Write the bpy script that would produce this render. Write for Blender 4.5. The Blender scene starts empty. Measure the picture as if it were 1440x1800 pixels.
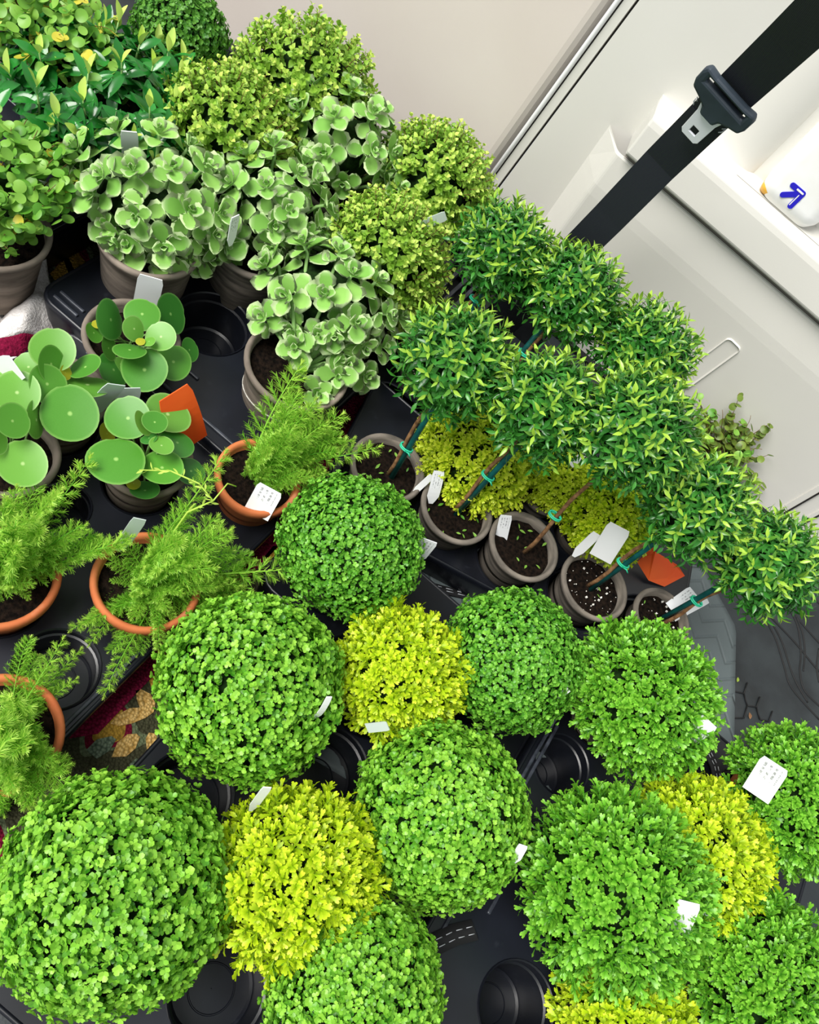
import bpy, bmesh, math, random
import numpy as np
from mathutils import Vector, Matrix, Quaternion, noise

random.seed(11)
rng = np.random.default_rng(11)
PI = math.pi
scene = bpy.context.scene
COL = scene.collection

# ------------------------------------------------------------------ camera
FPX, CAM_H = 1440.0, 1.1                       # focal length in pixels of the 1440x1800 frame, camera height
PITCH = math.radians(54.795)                   # looking down by this much
CR, CU = (0.756, 0.6546), (0.6546, -0.756)     # image directions of world x and of "up the slope"
V_UP = Vector((0, math.sin(PITCH), math.cos(PITCH)))
V_FW = Vector((0, math.cos(PITCH), -math.sin(PITCH)))
V_X = Vector((1, 0, 0))
CAM = Vector((0, 0, CAM_H))
cam_data = bpy.data.cameras.new('camera')
cam_data.sensor_fit = 'HORIZONTAL'; cam_data.sensor_width = 36.0
cam_data.lens = 36.0 * FPX / 1440.0
cam_data.clip_start = 0.02
cam = bpy.data.objects.new('camera', cam_data); COL.objects.link(cam)
ex = V_X * CR[0] + V_UP * CU[0]
ey = -(V_X * CR[1] + V_UP * CU[1])
ez = -V_FW
M = Matrix.Identity(4)
for i in range(3):
    M[i][0], M[i][1], M[i][2], M[i][3] = ex[i], ey[i], ez[i], CAM[i]
cam.matrix_world = M
scene.camera = cam

# ------------------------------------------------------------------ light
world = bpy.data.worlds.new('overcast_sky'); scene.world = world
world.use_nodes = True
bg = world.node_tree.nodes['Background']
bg.inputs['Color'].default_value = (0.93, 0.97, 1.0, 1)
bg.inputs['Strength'].default_value = 0.50
sun_d = bpy.data.lights.new('daylight', 'SUN')
sun_d.energy = 4.1; sun_d.angle = math.radians(34); sun_d.color = (1.0, 0.97, 0.92)
sun = bpy.data.objects.new('daylight', sun_d); COL.objects.link(sun)
sun.rotation_euler = Vector((0.42, 0.50, -1.0)).to_track_quat('-Z', 'Y').to_euler()
sun.location = (-1, -1, 3)
scene.view_settings.view_transform = 'Standard'
scene.view_settings.look = 'None'
scene.view_settings.gamma = 1.0
scene.view_settings.use_curve_mapping = False
scene.view_settings.exposure = 0.24


def ray(px, py):
    a, b = px - 720.0, py - 900.0
    s = a * CR[0] + b * CR[1]; t = a * CU[0] + b * CU[1]
    return V_X * s + V_UP * t + V_FW * FPX


def at(px, py, z):
    """Point of the place seen at a pixel, at height z."""
    r = ray(px, py); return CAM + r * ((z - CAM_H) / r.z)


def aty(px, py, y):
    r = ray(px, py); return CAM + r * (y / r.y)


# ------------------------------------------------------------------ materials
def srgb(h):
    c = [int(h[i:i + 2], 16) / 255 for i in (0, 2, 4)]
    return tuple((x / 12.92 if x <= .04045 else ((x + .055) / 1.055) ** 2.4) for x in c) + (1,)


def new_mat(name):
    m = bpy.data.materials.new(name); m.use_nodes = True
    nt = m.node_tree
    return m, nt, nt.nodes['Principled BSDF'], nt.nodes['Material Output']


def link(nt, a, b): nt.links.new(a, b)


def leaf_mat(name, c1, c2, tip=None, rough=.45, trans=.28, edge=None, spec=.45, bump=0, speckle=None):
    """Leaf: colour varies from leaf to leaf, young growth ('tip' attribute) is lighter."""
    m, nt, b, out = new_mat(name); n = nt.nodes
    geo = n.new('ShaderNodeNewGeometry'); oi = n.new('ShaderNodeObjectInfo')
    add = n.new('ShaderNodeMath'); add.operation = 'ADD'
    link(nt, geo.outputs['Random Per Island'], add.inputs[0]); link(nt, oi.outputs['Random'], add.inputs[1])
    fr = n.new('ShaderNodeMath'); fr.operation = 'FRACT'; link(nt, add.outputs[0], fr.inputs[0])
    mx = n.new('ShaderNodeMix'); mx.data_type = 'RGBA'
    mx.inputs['A'].default_value = c1; mx.inputs['B'].default_value = c2
    link(nt, fr.outputs[0], mx.inputs['Factor'])
    col = mx.outputs['Result']
    if tip is not None:
        at_ = n.new('ShaderNodeAttribute'); at_.attribute_name = 'tip'
        m2 = n.new('ShaderNodeMix'); m2.data_type = 'RGBA'; m2.inputs['B'].default_value = tip
        link(nt, col, m2.inputs['A']); link(nt, at_.outputs['Fac'], m2.inputs['Factor']); col = m2.outputs['Result']
    if speckle is not None:
        tc = n.new('ShaderNodeTexCoord'); nz = n.new('ShaderNodeTexNoise'); nz.inputs['Scale'].default_value = 160
        link(nt, tc.outputs['Object'], nz.inputs['Vector'])
        rp = n.new('ShaderNodeMapRange'); rp.inputs['From Min'].default_value = .45; rp.inputs['From Max'].default_value = .75
        rp.inputs['To Max'].default_value = .55
        link(nt, nz.outputs['Fac'], rp.inputs['Value'])
        m3 = n.new('ShaderNodeMix'); m3.data_type = 'RGBA'; m3.inputs['B'].default_value = speckle
        link(nt, col, m3.inputs['A']); link(nt, rp.outputs['Result'], m3.inputs['Factor']); col = m3.outputs['Result']
    link(nt, col, b.inputs['Base Color'])
    b.inputs['Roughness'].default_value = rough
    b.inputs['Specular IOR Level'].default_value = spec
    tr = n.new('ShaderNodeBsdfTranslucent'); link(nt, col, tr.inputs['Color'])
    ms = n.new('ShaderNodeMixShader'); ms.inputs[0].default_value = trans
    link(nt, b.outputs[0], ms.inputs[1]); link(nt, tr.outputs[0], ms.inputs[2])
    link(nt, ms.outputs[0], out.inputs['Surface'])
    return m


def noise_mat(name, c1, c2, scale=20, rough=.6, detail=6, bump=.0, lo=.35, hi=.65, spec=.4, c3=None, c3_scale=6, c3_lo=.58, c3_hi=.72, stretch=None, bump_scale=None):
    m, nt, b, out = new_mat(name); n = nt.nodes
    tc = n.new('ShaderNodeTexCoord'); vec = tc.outputs['Object']
    if stretch:
        mp = n.new('ShaderNodeMapping'); mp.inputs['Scale'].default_value = stretch
        link(nt, vec, mp.inputs['Vector']); vec = mp.outputs['Vector']
    nz = n.new('ShaderNodeTexNoise'); nz.inputs['Scale'].default_value = scale; nz.inputs['Detail'].default_value = detail
    link(nt, vec, nz.inputs['Vector'])
    cr = n.new('ShaderNodeValToRGB')
    cr.color_ramp.elements[0].position = lo; cr.color_ramp.elements[0].color = c1
    cr.color_ramp.elements[1].position = hi; cr.color_ramp.elements[1].color = c2
    link(nt, nz.outputs['Fac'], cr.inputs['Fac']); col = cr.outputs['Color']
    if c3:
        n3 = n.new('ShaderNodeTexNoise'); n3.inputs['Scale'].default_value = c3_scale; n3.inputs['Detail'].default_value = 5
        link(nt, tc.outputs['Object'], n3.inputs['Vector'])
        mr = n.new('ShaderNodeMapRange'); mr.inputs['From Min'].default_value = c3_lo; mr.inputs['From Max'].default_value = c3_hi
        link(nt, n3.outputs['Fac'], mr.inputs['Value'])
        mx = n.new('ShaderNodeMix'); mx.data_type = 'RGBA'; mx.inputs['B'].default_value = c3
        link(nt, mr.outputs['Result'], mx.inputs['Factor']); link(nt, col, mx.inputs['A']); col = mx.outputs['Result']
    link(nt, col, b.inputs['Base Color'])
    b.inputs['Roughness'].default_value = rough; b.inputs['Specular IOR Level'].default_value = spec
    if bump:
        bp = n.new('ShaderNodeBump'); bp.inputs['Strength'].default_value = bump; bp.inputs['Distance'].default_value = .004
        src = nz
        if bump_scale:
            src = n.new('ShaderNodeTexNoise'); src.inputs['Scale'].default_value = bump_scale; src.inputs['Detail'].default_value = 4
            link(nt, vec, src.inputs['Vector'])
        link(nt, src.outputs['Fac'], bp.inputs['Height']); link(nt, bp.outputs['Normal'], b.inputs['Normal'])
    return m


def plain(name, c, rough=.5, metal=0, spec=.5):
    m, nt, b, out = new_mat(name)
    b.inputs['Base Color'].default_value = c; b.inputs['Roughness'].default_value = rough
    b.inputs['Metallic'].default_value = metal; b.inputs['Specular IOR Level'].default_value = spec
    return m


def print_mat(name, base, ink, sx=1.0, sy=1.0):
    """White plant label with a few lines of small grey print, too small to read."""
    m, nt, b, out = new_mat(name); n = nt.nodes
    tc = n.new('ShaderNodeTexCoord'); sp = n.new('ShaderNodeSeparateXYZ'); link(nt, tc.outputs['Generated'], sp.inputs[0])

    def math_(op, a, v=None):
        k = n.new('ShaderNodeMath'); k.operation = op
        link(nt, a, k.inputs[0])
        if v is not None:
            if hasattr(v, 'default_value'): link(nt, v, k.inputs[1])
            else: k.inputs[1].default_value = v
        return k.outputs[0]
    rows = math_('FRACT', math_('MULTIPLY', sp.outputs['X'], 5.0))
    line = math_('LESS_THAN', rows, .42)
    mp = n.new('ShaderNodeMapping'); mp.inputs['Scale'].default_value = (5, 26, 1)
    link(nt, tc.outputs['Generated'], mp.inputs['Vector'])
    wn = n.new('ShaderNodeTexNoise'); wn.inputs['Scale'].default_value = 1.6; wn.inputs['Detail'].default_value = 2
    link(nt, mp.outputs['Vector'], wn.inputs['Vector'])
    let = math_('GREATER_THAN', wn.outputs['Fac'], .5)
    win = math_('MULTIPLY', math_('MULTIPLY', math_('GREATER_THAN', sp.outputs['Y'], .5), math_('LESS_THAN', sp.outputs['Y'], .93)),
                math_('MULTIPLY', math_('GREATER_THAN', sp.outputs['X'], .18), math_('LESS_THAN', sp.outputs['X'], .84)))
    f = math_('MULTIPLY', math_('MULTIPLY', line, let), math_('MULTIPLY', win, .6))
    mx = n.new('ShaderNodeMix'); mx.data_type = 'RGBA'; mx.inputs['A'].default_value = base; mx.inputs['B'].default_value = ink
    link(nt, f, mx.inputs['Factor']); link(nt, mx.outputs['Result'], b.inputs['Base Color'])
    b.inputs['Roughness'].default_value = .45
    return m


MT = {}
MT['baby'] = leaf_mat('tiny_leaf_green', srgb('2f8012'), srgb('7cc434'), tip=srgb('b0e652'), rough=.4, trans=.25)
MT['baby_dark'] = leaf_mat('tiny_leaf_dark', srgb('2e6f20'), srgb('56992f'), tip=srgb('7cb648'), rough=.45, trans=.25)
MT['baby_mid'] = leaf_mat('tiny_leaf_mid', srgb('267614'), srgb('62b02e'), tip=srgb('98d84e'), rough=.4, trans=.25)
MT['gold'] = leaf_mat('golden_spikemoss', srgb('749f0c'), srgb('b2d818'), tip=srgb('dcf02a'), rough=.45, trans=.3)
MT['gold_shade_lift'] = leaf_mat('golden_spikemoss_shade_lift', srgb('9cc414'), srgb('cfe626'), tip=srgb('eefa48'), rough=.45, trans=.3)  # golden moss colour brightened to offset the shade under the topiary balls
MT['sela'] = leaf_mat('green_spikemoss', srgb('2a780e'), srgb('5fb024'), tip=srgb('98da46'), rough=.38, trans=.25)
MT['myrtle'] = leaf_mat('myrtle_leaf', srgb('256a20'), srgb('4c9838'), tip=srgb('b0d648'), rough=.3, trans=.2, spec=.55)
MT['thyme'] = leaf_mat('oregano_leaf', srgb('74a52c'), srgb('a2cc4a'), tip=srgb('d2ea70'), rough=.5, trans=.28)
MT['succ'] = leaf_mat('fuzzy_succulent_leaf', srgb('72ae42'), srgb('94c95e'), tip=srgb('d0e6ae'), rough=.7, trans=.12, spec=.2)
MT['pilea'] = leaf_mat('round_pilea_leaf', srgb('33791a'), srgb('4f9428'), tip=srgb('a4cf72'), rough=.36, trans=.12, spec=.35, speckle=srgb('6fb44a'))
MT['fern'] = leaf_mat('asparagus_fern_needle', srgb('6cc030'), srgb('aae24c'), tip=srgb('def674'), rough=.5, trans=.42)
MT['gard'] = leaf_mat('glossy_shrub_leaf', srgb('1d6a24'), srgb('37933a'), tip=srgb('d6f078'), rough=.18, trans=.15, spec=.6)
MT['vine'] = leaf_mat('wire_vine_leaf', srgb('5b9c2f'), srgb('94c552'), tip=srgb('dccf4a'), rough=.4, trans=.25)
MT['core'] = noise_mat('shade_core', srgb('0c1a08'), srgb('1c3312'), scale=120, rough=.9, spec=.1)  # near-black green for solid cores that imitate shade inside the foliage
MT['twig'] = noise_mat('brown_twig', srgb('6b4a30'), srgb('a37a52'), scale=90, rough=.8, bump=.5)
MT['wire'] = noise_mat('thin_brown_stem', srgb('5a3f22'), srgb('8a6a3c'), scale=90, rough=.8)
MT['gstem'] = plain('green_stem', srgb('8db86a'), .6)
MT['soil'] = noise_mat('potting_soil', srgb('070504'), srgb('211812'), scale=160, rough=.95, bump=1.0, spec=.1)
MT['perlite'] = noise_mat('perlite', srgb('d9d5cc'), srgb('f2f0ea'), scale=200, rough=.9)
MT['grey_clay'] = noise_mat('grey_clay', srgb('6d635a'), srgb('968a7e'), scale=16, rough=.85, bump=.15, stretch=(1, 1, 5), c3=srgb('5c6a3a'), c3_lo=.62, c3_hi=.8, c3_scale=14, spec=.2)
MT['dark_clay'] = noise_mat('dark_grey_clay', srgb('55504a'), srgb('8a8177'), scale=18, rough=.85, bump=.15, stretch=(1, 1, 6), c3=srgb('a39a8c'), c3_lo=.66, c3_hi=.8, c3_scale=20, spec=.2)
MT['terra'] = noise_mat('terracotta', srgb('b8623a'), srgb('d6824f'), scale=14, rough=.8, bump=.1, c3=srgb('d9a888'), c3_lo=.6, c3_hi=.85, c3_scale=22, spec=.25)
MT['tray'] = noise_mat('black_tray_plastic', srgb('0d0f15'), srgb('191c25'), scale=9, rough=.33, bump=.05, c3=srgb('3a3e48'), c3_lo=.66, c3_hi=.95, c3_scale=30, spec=.5)
MT['tray_edge'] = noise_mat('scuffed_tray_edge', srgb('1c1f28'), srgb('4c515c'), scale=40, rough=.4, spec=.5)
MT['stake'] = noise_mat('dark_green_stake', srgb('0d4a4c'), srgb('176a66'), scale=60, rough=.45)
MT['tie'] = plain('teal_tie', srgb('2fc79a'), .4)
MT['white_tag'] = plain('white_plastic_tag', srgb('f4f6f8'), .4)
MT['print_tag'] = print_mat('printed_plant_tag', srgb('f2f4f8'), srgb('3a3a44'))
MT['grey_tag'] = plain('pale_grey_tag', srgb('c3cfcb'), .35)
MT['orange'] = noise_mat('orange_card', srgb('f2541a'), srgb('fa6a28'), scale=8, rough=.55)
MT['towel'] = noise_mat('white_towel', srgb('dcd6d2'), srgb('f2eeec'), scale=300, rough=.95, bump=.6, spec=.1)
MT['maroon'] = noise_mat('maroon_weave', srgb('6a0f2e'), srgb('8e1a40'), scale=220, rough=.95, bump=.8, spec=.1)

# ------------------------------------------------------------------ mesh helpers
def mesh_np(name, V, F, mats, mi=None, tip=None, smooth=True):
    me = bpy.data.meshes.new(name)
    me.from_pydata([tuple(v) for v in V], [], [tuple(int(i) for i in f) for f in F])
    for m in mats: me.materials.append(m)
    if mi is not None: me.polygons.foreach_set('material_index', np.asarray(mi, dtype=np.int32))
    if smooth: me.polygons.foreach_set('use_smooth', np.ones(len(me.polygons), dtype=bool))
    if tip is not None:
        a = me.attributes.new('tip', 'FLOAT', 'POINT'); a.data.foreach_set('value', np.asarray(tip, dtype=np.float32))
    me.update()
    return me


class MB:
    """Collects pieces of one mesh: vertices, faces, material index, tip value."""
    def __init__(s): s.v = []; s.f = []; s.mi = []; s.t = []

    def add(s, V, F, mi=0, tip=0.0):
        o = len(s.v)
        s.v.extend([tuple(x) for x in V])
        s.f.extend([tuple(i + o for i in f) for f in F])
        s.mi.extend([mi] * len(F))
        s.t.extend(list(tip) if hasattr(tip, '__len__') else [tip] * len(V))

    def box(s, c, h, mi=0, rz=0.0, mat=None):
        V = []
        for x in (-1, 1):
            for y in (-1, 1):
                for z in (-1, 1):
                    p = Vector((x * h[0], y * h[1], z * h[2]))
                    if mat is not None: p = mat @ p
                    else: p = Matrix.Rotation(rz, 3, 'Z') @ p
                    V.append(p + Vector(c))
        s.add(V, [(0, 1, 3, 2), (4, 6, 7, 5), (0, 4, 5, 1), (2, 3, 7, 6), (0, 2, 6, 4), (1, 5, 7, 3)], mi)

    def tube(s, pts, rad, n=6, mi=0, tip=0.0, cap=True):
        pts = [Vector(p) for p in pts]; k = len(pts)
        rad = rad if hasattr(rad, '__len__') else [rad] * k
        V, F = [], []
        prev = None
        for i, p in enumerate(pts):
            d = (pts[min(i + 1, k - 1)] - pts[max(i - 1, 0)]).normalized()
            if prev is None:
                a = d.orthogonal().normalized()
            else:
                a = (prev - d * prev.dot(d)).normalized()
            prev = a; b = d.cross(a)
            for j in range(n):
                an = 2 * PI * j / n
                V.append(p + (a * math.cos(an) + b * math.sin(an)) * rad[i])
        for i in range(k - 1):
            for j in range(n):
                F.append((i * n + j, i * n + (j + 1) % n, (i + 1) * n + (j + 1) % n, (i + 1) * n + j))
        if cap:
            F.append(tuple(range(n - 1, -1, -1))); F.append(tuple((k - 1) * n + j for j in range(n)))
        s.add(V, F, mi, tip)

    def lathe(s, prof, n=40, mi=0, c=(0, 0, 0), close=False):
        V, F = [], []
        for r, z in prof:
            for j in range(n):
                a = 2 * PI * j / n
                V.append((c[0] + r * math.cos(a), c[1] + r * math.sin(a), c[2] + z))
        for i in range(len(prof) - 1):
            for j in range(n):
                F.append((i * n + j, i * n + (j + 1) % n, (i + 1) * n + (j + 1) % n, (i + 1) * n + j))
        if close:
            F.append(tuple(range(n - 1, -1, -1)))
        s.add(V, F, mi)

    def mesh(s, name, mats, smooth=True, tip=True):
        return mesh_np(name, s.v, s.f, mats, s.mi, s.t if tip else None, smooth)


def ob(name, me, parent=None, mat=None):
    o = bpy.data.objects.new(name, me); COL.objects.link(o)
    if parent is not None: o.parent = parent
    if mat is not None: o.matrix_basis = mat
    return o


def thing(name, label, cat, loc=(0, 0, 0), rz=0, group=None):
    o = bpy.data.objects.new(name, None); COL.objects.link(o)
    o.empty_display_size = .02
    o.location = loc; o.rotation_euler = (0, 0, rz)
    o['label'] = label; o['category'] = cat
    if group: o['group'] = group
    return o


def tagged(o, label, cat, group=None):
    o['label'] = label; o['category'] = cat
    if group: o['group'] = group
    return o


def struct(o):
    o['kind'] = 'structure'; return o


def flat_shade(o):
    for p in o.data.polygons: p.use_smooth = False


def bevel(o, w=.002, seg=2):
    m = o.modifiers.new('bevel', 'BEVEL'); m.width = w; m.segments = seg; m.limit_method = 'ANGLE'; m.angle_limit = math.radians(40)
    return o


def frame_mat(loc, zdir, ydir=None, scale=1.0, spin=0.0):
    z = Vector(zdir).normalized()
    y = Vector(ydir) if ydir is not None else z.orthogonal()
    y = y - z * y.dot(z)
    if y.length < 1e-5: y = z.orthogonal()
    y.normalize(); x = y.cross(z)
    m = Matrix.Identity(4)
    for i in range(3): m[i][0], m[i][1], m[i][2] = x[i], y[i], z[i]
    m = m @ Matrix.Rotation(spin, 4, 'Z') @ Matrix.Diagonal((scale, scale, scale, 1))
    m.translation = Vector(loc)
    return m


def rand_dir():
    v = Vector(rng.normal(size=3)); return v.normalized()


def dome_points(n, zmin=-.35):
    """Even directions over a ball from the top down to zmin."""
    out = []
    for i in range(n):
        z = 1 - (1 - zmin) * (i + .5) / n
        a = i * 2.399963 + rng.uniform(-.25, .25)
        z = max(-1, min(1, z + rng.uniform(-.02, .02)))
        r = math.sqrt(max(0, 1 - z * z))
        out.append(Vector((r * math.cos(a), r * math.sin(a), z)))
    return out


# ------------------------------------------------------------------ the van: floor, wall, trim
MT['mat_rubber'] = noise_mat('black_rubber_mat', srgb('181c1f'), srgb('2a3033'), scale=12, rough=.45, bump=.08, c3=srgb('3a3f42'), c3_lo=.6, c3_hi=.9, c3_scale=5, spec=.45, bump_scale=220)
MT['groove'] = plain('black_groove', srgb('0a0b0d'), .7)
MT['panel'] = noise_mat('beige_door_panel', srgb('d9cec6'), srgb('e2d9d2'), scale=2.2, rough=.55, spec=.35, bump=.04, bump_scale=500)
MT['panel_grey'] = noise_mat('warm_grey_trim_panel', srgb('d8d6cf'), srgb('e0ded8'), scale=2.0, rough=.5, spec=.35, bump=.04, bump_scale=500)
MT['chrome'] = plain('bright_strip', srgb('f4f4f6'), .2, metal=.0, spec=.8)
MT['seam'] = plain('dark_seam', srgb('201d1b'), .8)
MT['sill'] = noise_mat('black_sill_plastic', srgb('101215'), srgb('1d2023'), scale=20, rough=.45)

mb = MB(); mb.box((.1, .55, -.01), (1.5, .80, .01))
floor = struct(ob('floor', mb.mesh('floor', [MT['mat_rubber']], smooth=False)))

# raised step of the moulded mat along the wall at the right, with its line pattern
mb = MB()
prof = [(.98, .0), (1.03, .006), (1.10, .012), (1.19, .035), (1.265, .062), (1.283, .064), (1.283, 0)]
xs = [-.02, .2, .45, .7, .95, 1.3]
V = []; F = []
for x in xs:
    for (y, z) in prof: V.append((x, y, z))
m_ = len(prof)
for i in range(len(xs) - 1):
    for j in range(m_ - 1):
        F.append((i * m_ + j, (i + 1) * m_ + j, (i + 1) * m_ + j + 1, i * m_ + j + 1))
F.append(tuple(range(m_))); F.append(tuple((len(xs) - 1) * m_ + j for j in range(m_ - 1, -1, -1)))
mb.add(V, F)
step = struct(ob('trim_1', mb.mesh('moulded_mat_step', [MT['mat_rubber']])))


def mat_z(y):
    for (y0, z0), (y1, z1) in zip(prof[:-2], prof[1:-1]):
        if y0 <= y <= y1: return z0 + (z1 - z0) * (y - y0) / (y1 - y0)
    return 0.0


def groove(pixels, name='groove', r=.0019, parent=None, zf=None):
    """A moulded rib line on the mat following ground points."""
    pts = []
    for px, py in pixels:
        z = .004
        for _ in range(6):
            p = at(px, py, z); z = mat_z(p.y) - .0001
        pts.append(Vector((p.x, p.y, z)))
    fine = []
    for i in range(len(pts) - 1):
        p0 = pts[max(i - 1, 0)]; p1 = pts[i]; p2 = pts[i + 1]; p3 = pts[min(i + 2, len(pts) - 1)]
        for k in range(6):
            t = k / 6
            q = .5 * ((2 * p1) + (p2 - p0) * t + (2 * p0 - 5 * p1 + 4 * p2 - p3) * t * t + (3 * p1 - p0 - 3 * p2 + p3) * t ** 3)
            q.z = mat_z(q.y) - .0001; fine.append(q)
    fine.append(pts[-1])
    mb = MB(); mb.tube(fine, r, 6); return ob(name, mb.mesh(name, [MT['groove']]), parent)


for g in [[(1340, 1080), (1362, 1120), (1378, 1170), (1392, 1210), (1440, 1265)], [(1352, 1082), (1398, 1130), (1440, 1180), (1500, 1235)],
          [(1360, 1100), (1375, 1130), (1395, 1190), (1420, 1235)],
          [(1385, 1068), (1402, 1100), (1408, 1150), (1406, 1180), (1415, 1215), (1450, 1250)],
          [(1394, 1070), (1410, 1110), (1415, 1150), (1412, 1180)], [(1400, 1085), (1440, 1130), (1480, 1165)],
          [(1420, 1040), (1440, 1060), (1500, 1120)], [(1440, 1140), (1436, 1170), (1440, 1200)],
          [(1215, 1005), (1235, 1000), (1260, 1002)], [(1240, 1030), (1255, 1015), (1275, 1012)]]:
    groove(g, 'rib_line', parent=step)
hexg = [[(1288, 1180), (1291, 1215), (1308, 1219), (1314, 1200)], [(1308, 1219), (1314, 1240), (1330, 1243), (1336, 1225)],
        [(1314, 1240), (1308, 1262), (1290, 1262)], [(1330, 1243), (1336, 1264), (1352, 1268), (1358, 1250)]]
for g in hexg:
    for a, b in zip(g[:-1], g[1:]):
        pa, pb = at(*a, .0015), at(*b, .0015)
        mb = MB(); mb.tube([pa, pb], .0014, 6); ob('hexagon_line', mb.mesh('hexagon_line', [MT['groove']]), floor)

# wall: beige door panel on the left, seam with bright strip, trim panel on the right
WY = 1.335
mb = MB()
mb.add([(-1.6, WY, -.02), (-.316, WY, -.02), (-.225, WY, 1.1), (-1.6, WY, 1.1), (-1.6, WY + .05, -.02), (-.316, WY + .05, -.02), (-.225, WY + .05, 1.1), (-1.6, WY + .05, 1.1)],
       [(0, 1, 2, 3), (5, 4, 7, 6), (1, 5, 6, 2), (3, 2, 6, 7)])
wall_l = struct(ob('wall_left', mb.mesh('wall_left', [MT['panel']], smooth=False))); bevel(wall_l, .022, 4)
mb = MB()
def seam_x(z): return -.316 + .091 * (z + .02) / 1.12
mb.add([(seam_x(0) + .006, WY + .012, 0), (seam_x(0) + .03, WY + .012, 0), (seam_x(1.1) + .03, WY + .012, 1.1), (seam_x(1.1) + .006, WY + .012, 1.1)], [(0, 1, 2, 3)])
tr = struct(ob('trim_2', mb.mesh('seam', [MT['seam']], smooth=False)))
mb = MB(); mb.tube([(seam_x(z) + .006, WY + .002, z) for z in (.0, .3, .6, 1.1)], .0042, 8)
ob('bright_strip', mb.mesh('bright_strip', [MT['chrome']]), tr)
mb = MB(); mb.add([(seam_x(0) + .0125, WY + .004, 0), (seam_x(0) + .027, WY + .004, 0), (seam_x(1.1) + .027, WY + .004, 1.1), (seam_x(1.1) + .0125, WY + .004, 1.1),
        (seam_x(0) + .0125, WY + .02, 0), (seam_x(0) + .027, WY + .02, 0), (seam_x(1.1) + .027, WY + .02, 1.1), (seam_x(1.1) + .0125, WY + .02, 1.1)],
       [(0, 1, 2, 3), (4, 7, 6, 5), (0, 3, 7, 4), (1, 5, 6, 2)])
ob('seam_filler', mb.mesh('seam_filler', [MT['panel_grey']], smooth=False), tr)

# right wall behind the trim
mb = MB()
x0, x1 = seam_x(0) + .031, seam_x(1.1) + .031
mb.add([(x0, WY, -.02), (1.5, WY, -.02), (1.5, WY, .60), (.08, WY, .60), (.08, WY, 1.1), (x1, WY, 1.1)], [(0, 1, 2, 3, 4, 5)])
mb.add([(x0, WY, -.02), (x1, WY, 1.1), (x1, WY + .05, 1.1), (x0, WY + .05, -.02)], [(0, 1, 2, 3)])
wall_r = struct(ob('wall_right', mb.mesh('wall_right', [MT['panel_grey']], smooth=False)))

# trim panel with armrest cap: profile in (y, z), flush at its left end
def extrude_profile(prof, xs_full, x_flush, yflush, name, mat, parent=None, x_end=1.4):
    V = []; F = []
    secs = [(x_flush, 0.0)] + [(x, 1.0) for x in xs_full] + [(x_end, 1.0)]
    for x, k in secs:
        for y, z in prof: V.append((x, yflush + (y - yflush) * k, z))
    n = len(prof)
    for i in range(len(secs) - 1):
        for j in range(n - 1):
            F.append((i * n + j, (i + 1) * n + j, (i + 1) * n + j + 1, i * n + j + 1))
    mb = MB(); mb.add(V, F)
    return ob(name, mb.mesh(name, [mat], smooth=False), parent)


lower = [(1.284, .0), (1.283, .15), (1.281, .325), (1.2815, .345), (1.2865, .403), (1.289, .4075)]
pn = struct(extrude_profile(lower, [-.126], -.166, WY, 'trim_3', MT['panel_grey'])); bevel(pn, .006, 3)
MT['groove_grey'] = plain('grey_trim_groove', srgb('8f8a82'), .6)
gr = [(1.288, .4065), (1.2925, .4085), (1.2925, .4135), (1.281, .418)]
extrude_profile(gr, [-.112], -.118, WY, 'groove', MT['groove_grey'], pn)
cap = [(1.285, .4165), (1.273, .420), (1.2715, .426), (1.276, .475), (1.279, .487), (1.288, .4925), (1.328, .496), (WY, .496)]
ca = struct(extrude_profile(cap, [-.112], -.126, WY, 'trim_4', MT['panel_grey'])); bevel(ca, .005, 3)

# pillar that rises from the armrest, rounded edge, and the recess beyond it
mb = MB()
sec = [(-.02, WY + .002), (-.01, 1.327), (.03, 1.322), (.05, 1.326), (.064, 1.340), (.068, 1.37), (.075, 1.39), (.10, 1.395), (.13, 1.388), (.18, 1.36), (.24, 1.35), (.7, 1.35), (1.4, 1.35)]
V = []; F = []
for z in (.494, .8, 1.1):
    for x, y in sec: V.append((x + (z - .494) * .03, y, z))
n = len(sec)
for i in range(2):
    for j in range(n - 1): F.append((i * n + j, i * n + j + 1, (i + 1) * n + j + 1, (i + 1) * n + j))
mb.add(V, F)
pil = struct(ob('trim_5', mb.mesh('pillar', [MT['panel_grey']])))
mb = MB(); mb.add([(.04, 1.3, .4945), (1.4, 1.3, .4945), (1.4, 1.42, .4945), (.04, 1.42, .4945)], [(0, 1, 2, 3)])
ob('ledge_top', mb.mesh('ledge_top', [MT['panel_grey']], smooth=False), pil)

# recessed vertical grip in the panel
def on_panel(px, py):
    p = aty(px, py, 1.283)
    for _ in range(5):
        z = p.z
        for (ya, za), (yb, zb) in zip(lower[:-1], lower[1:]):
            if za <= z <= zb: p = aty(px, py, ya + (yb - ya) * (z - za) / (zb - za)); break
    return p


def pill(c, hw, hh, r, n=6):
    """Rounded rectangle outline in x,z."""
    out = []
    for sx, sz, a0 in ((1, 1, 0), (-1, 1, PI / 2), (-1, -1, PI), (1, -1, 1.5 * PI)):
        for k in range(n + 1):
            a = a0 + PI / 2 * k / n
            out.append((c[0] + sx * (hw - r) + r * math.cos(a), c[1] + sz * (hh - r) + r * math.sin(a)))
    return out


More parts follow.
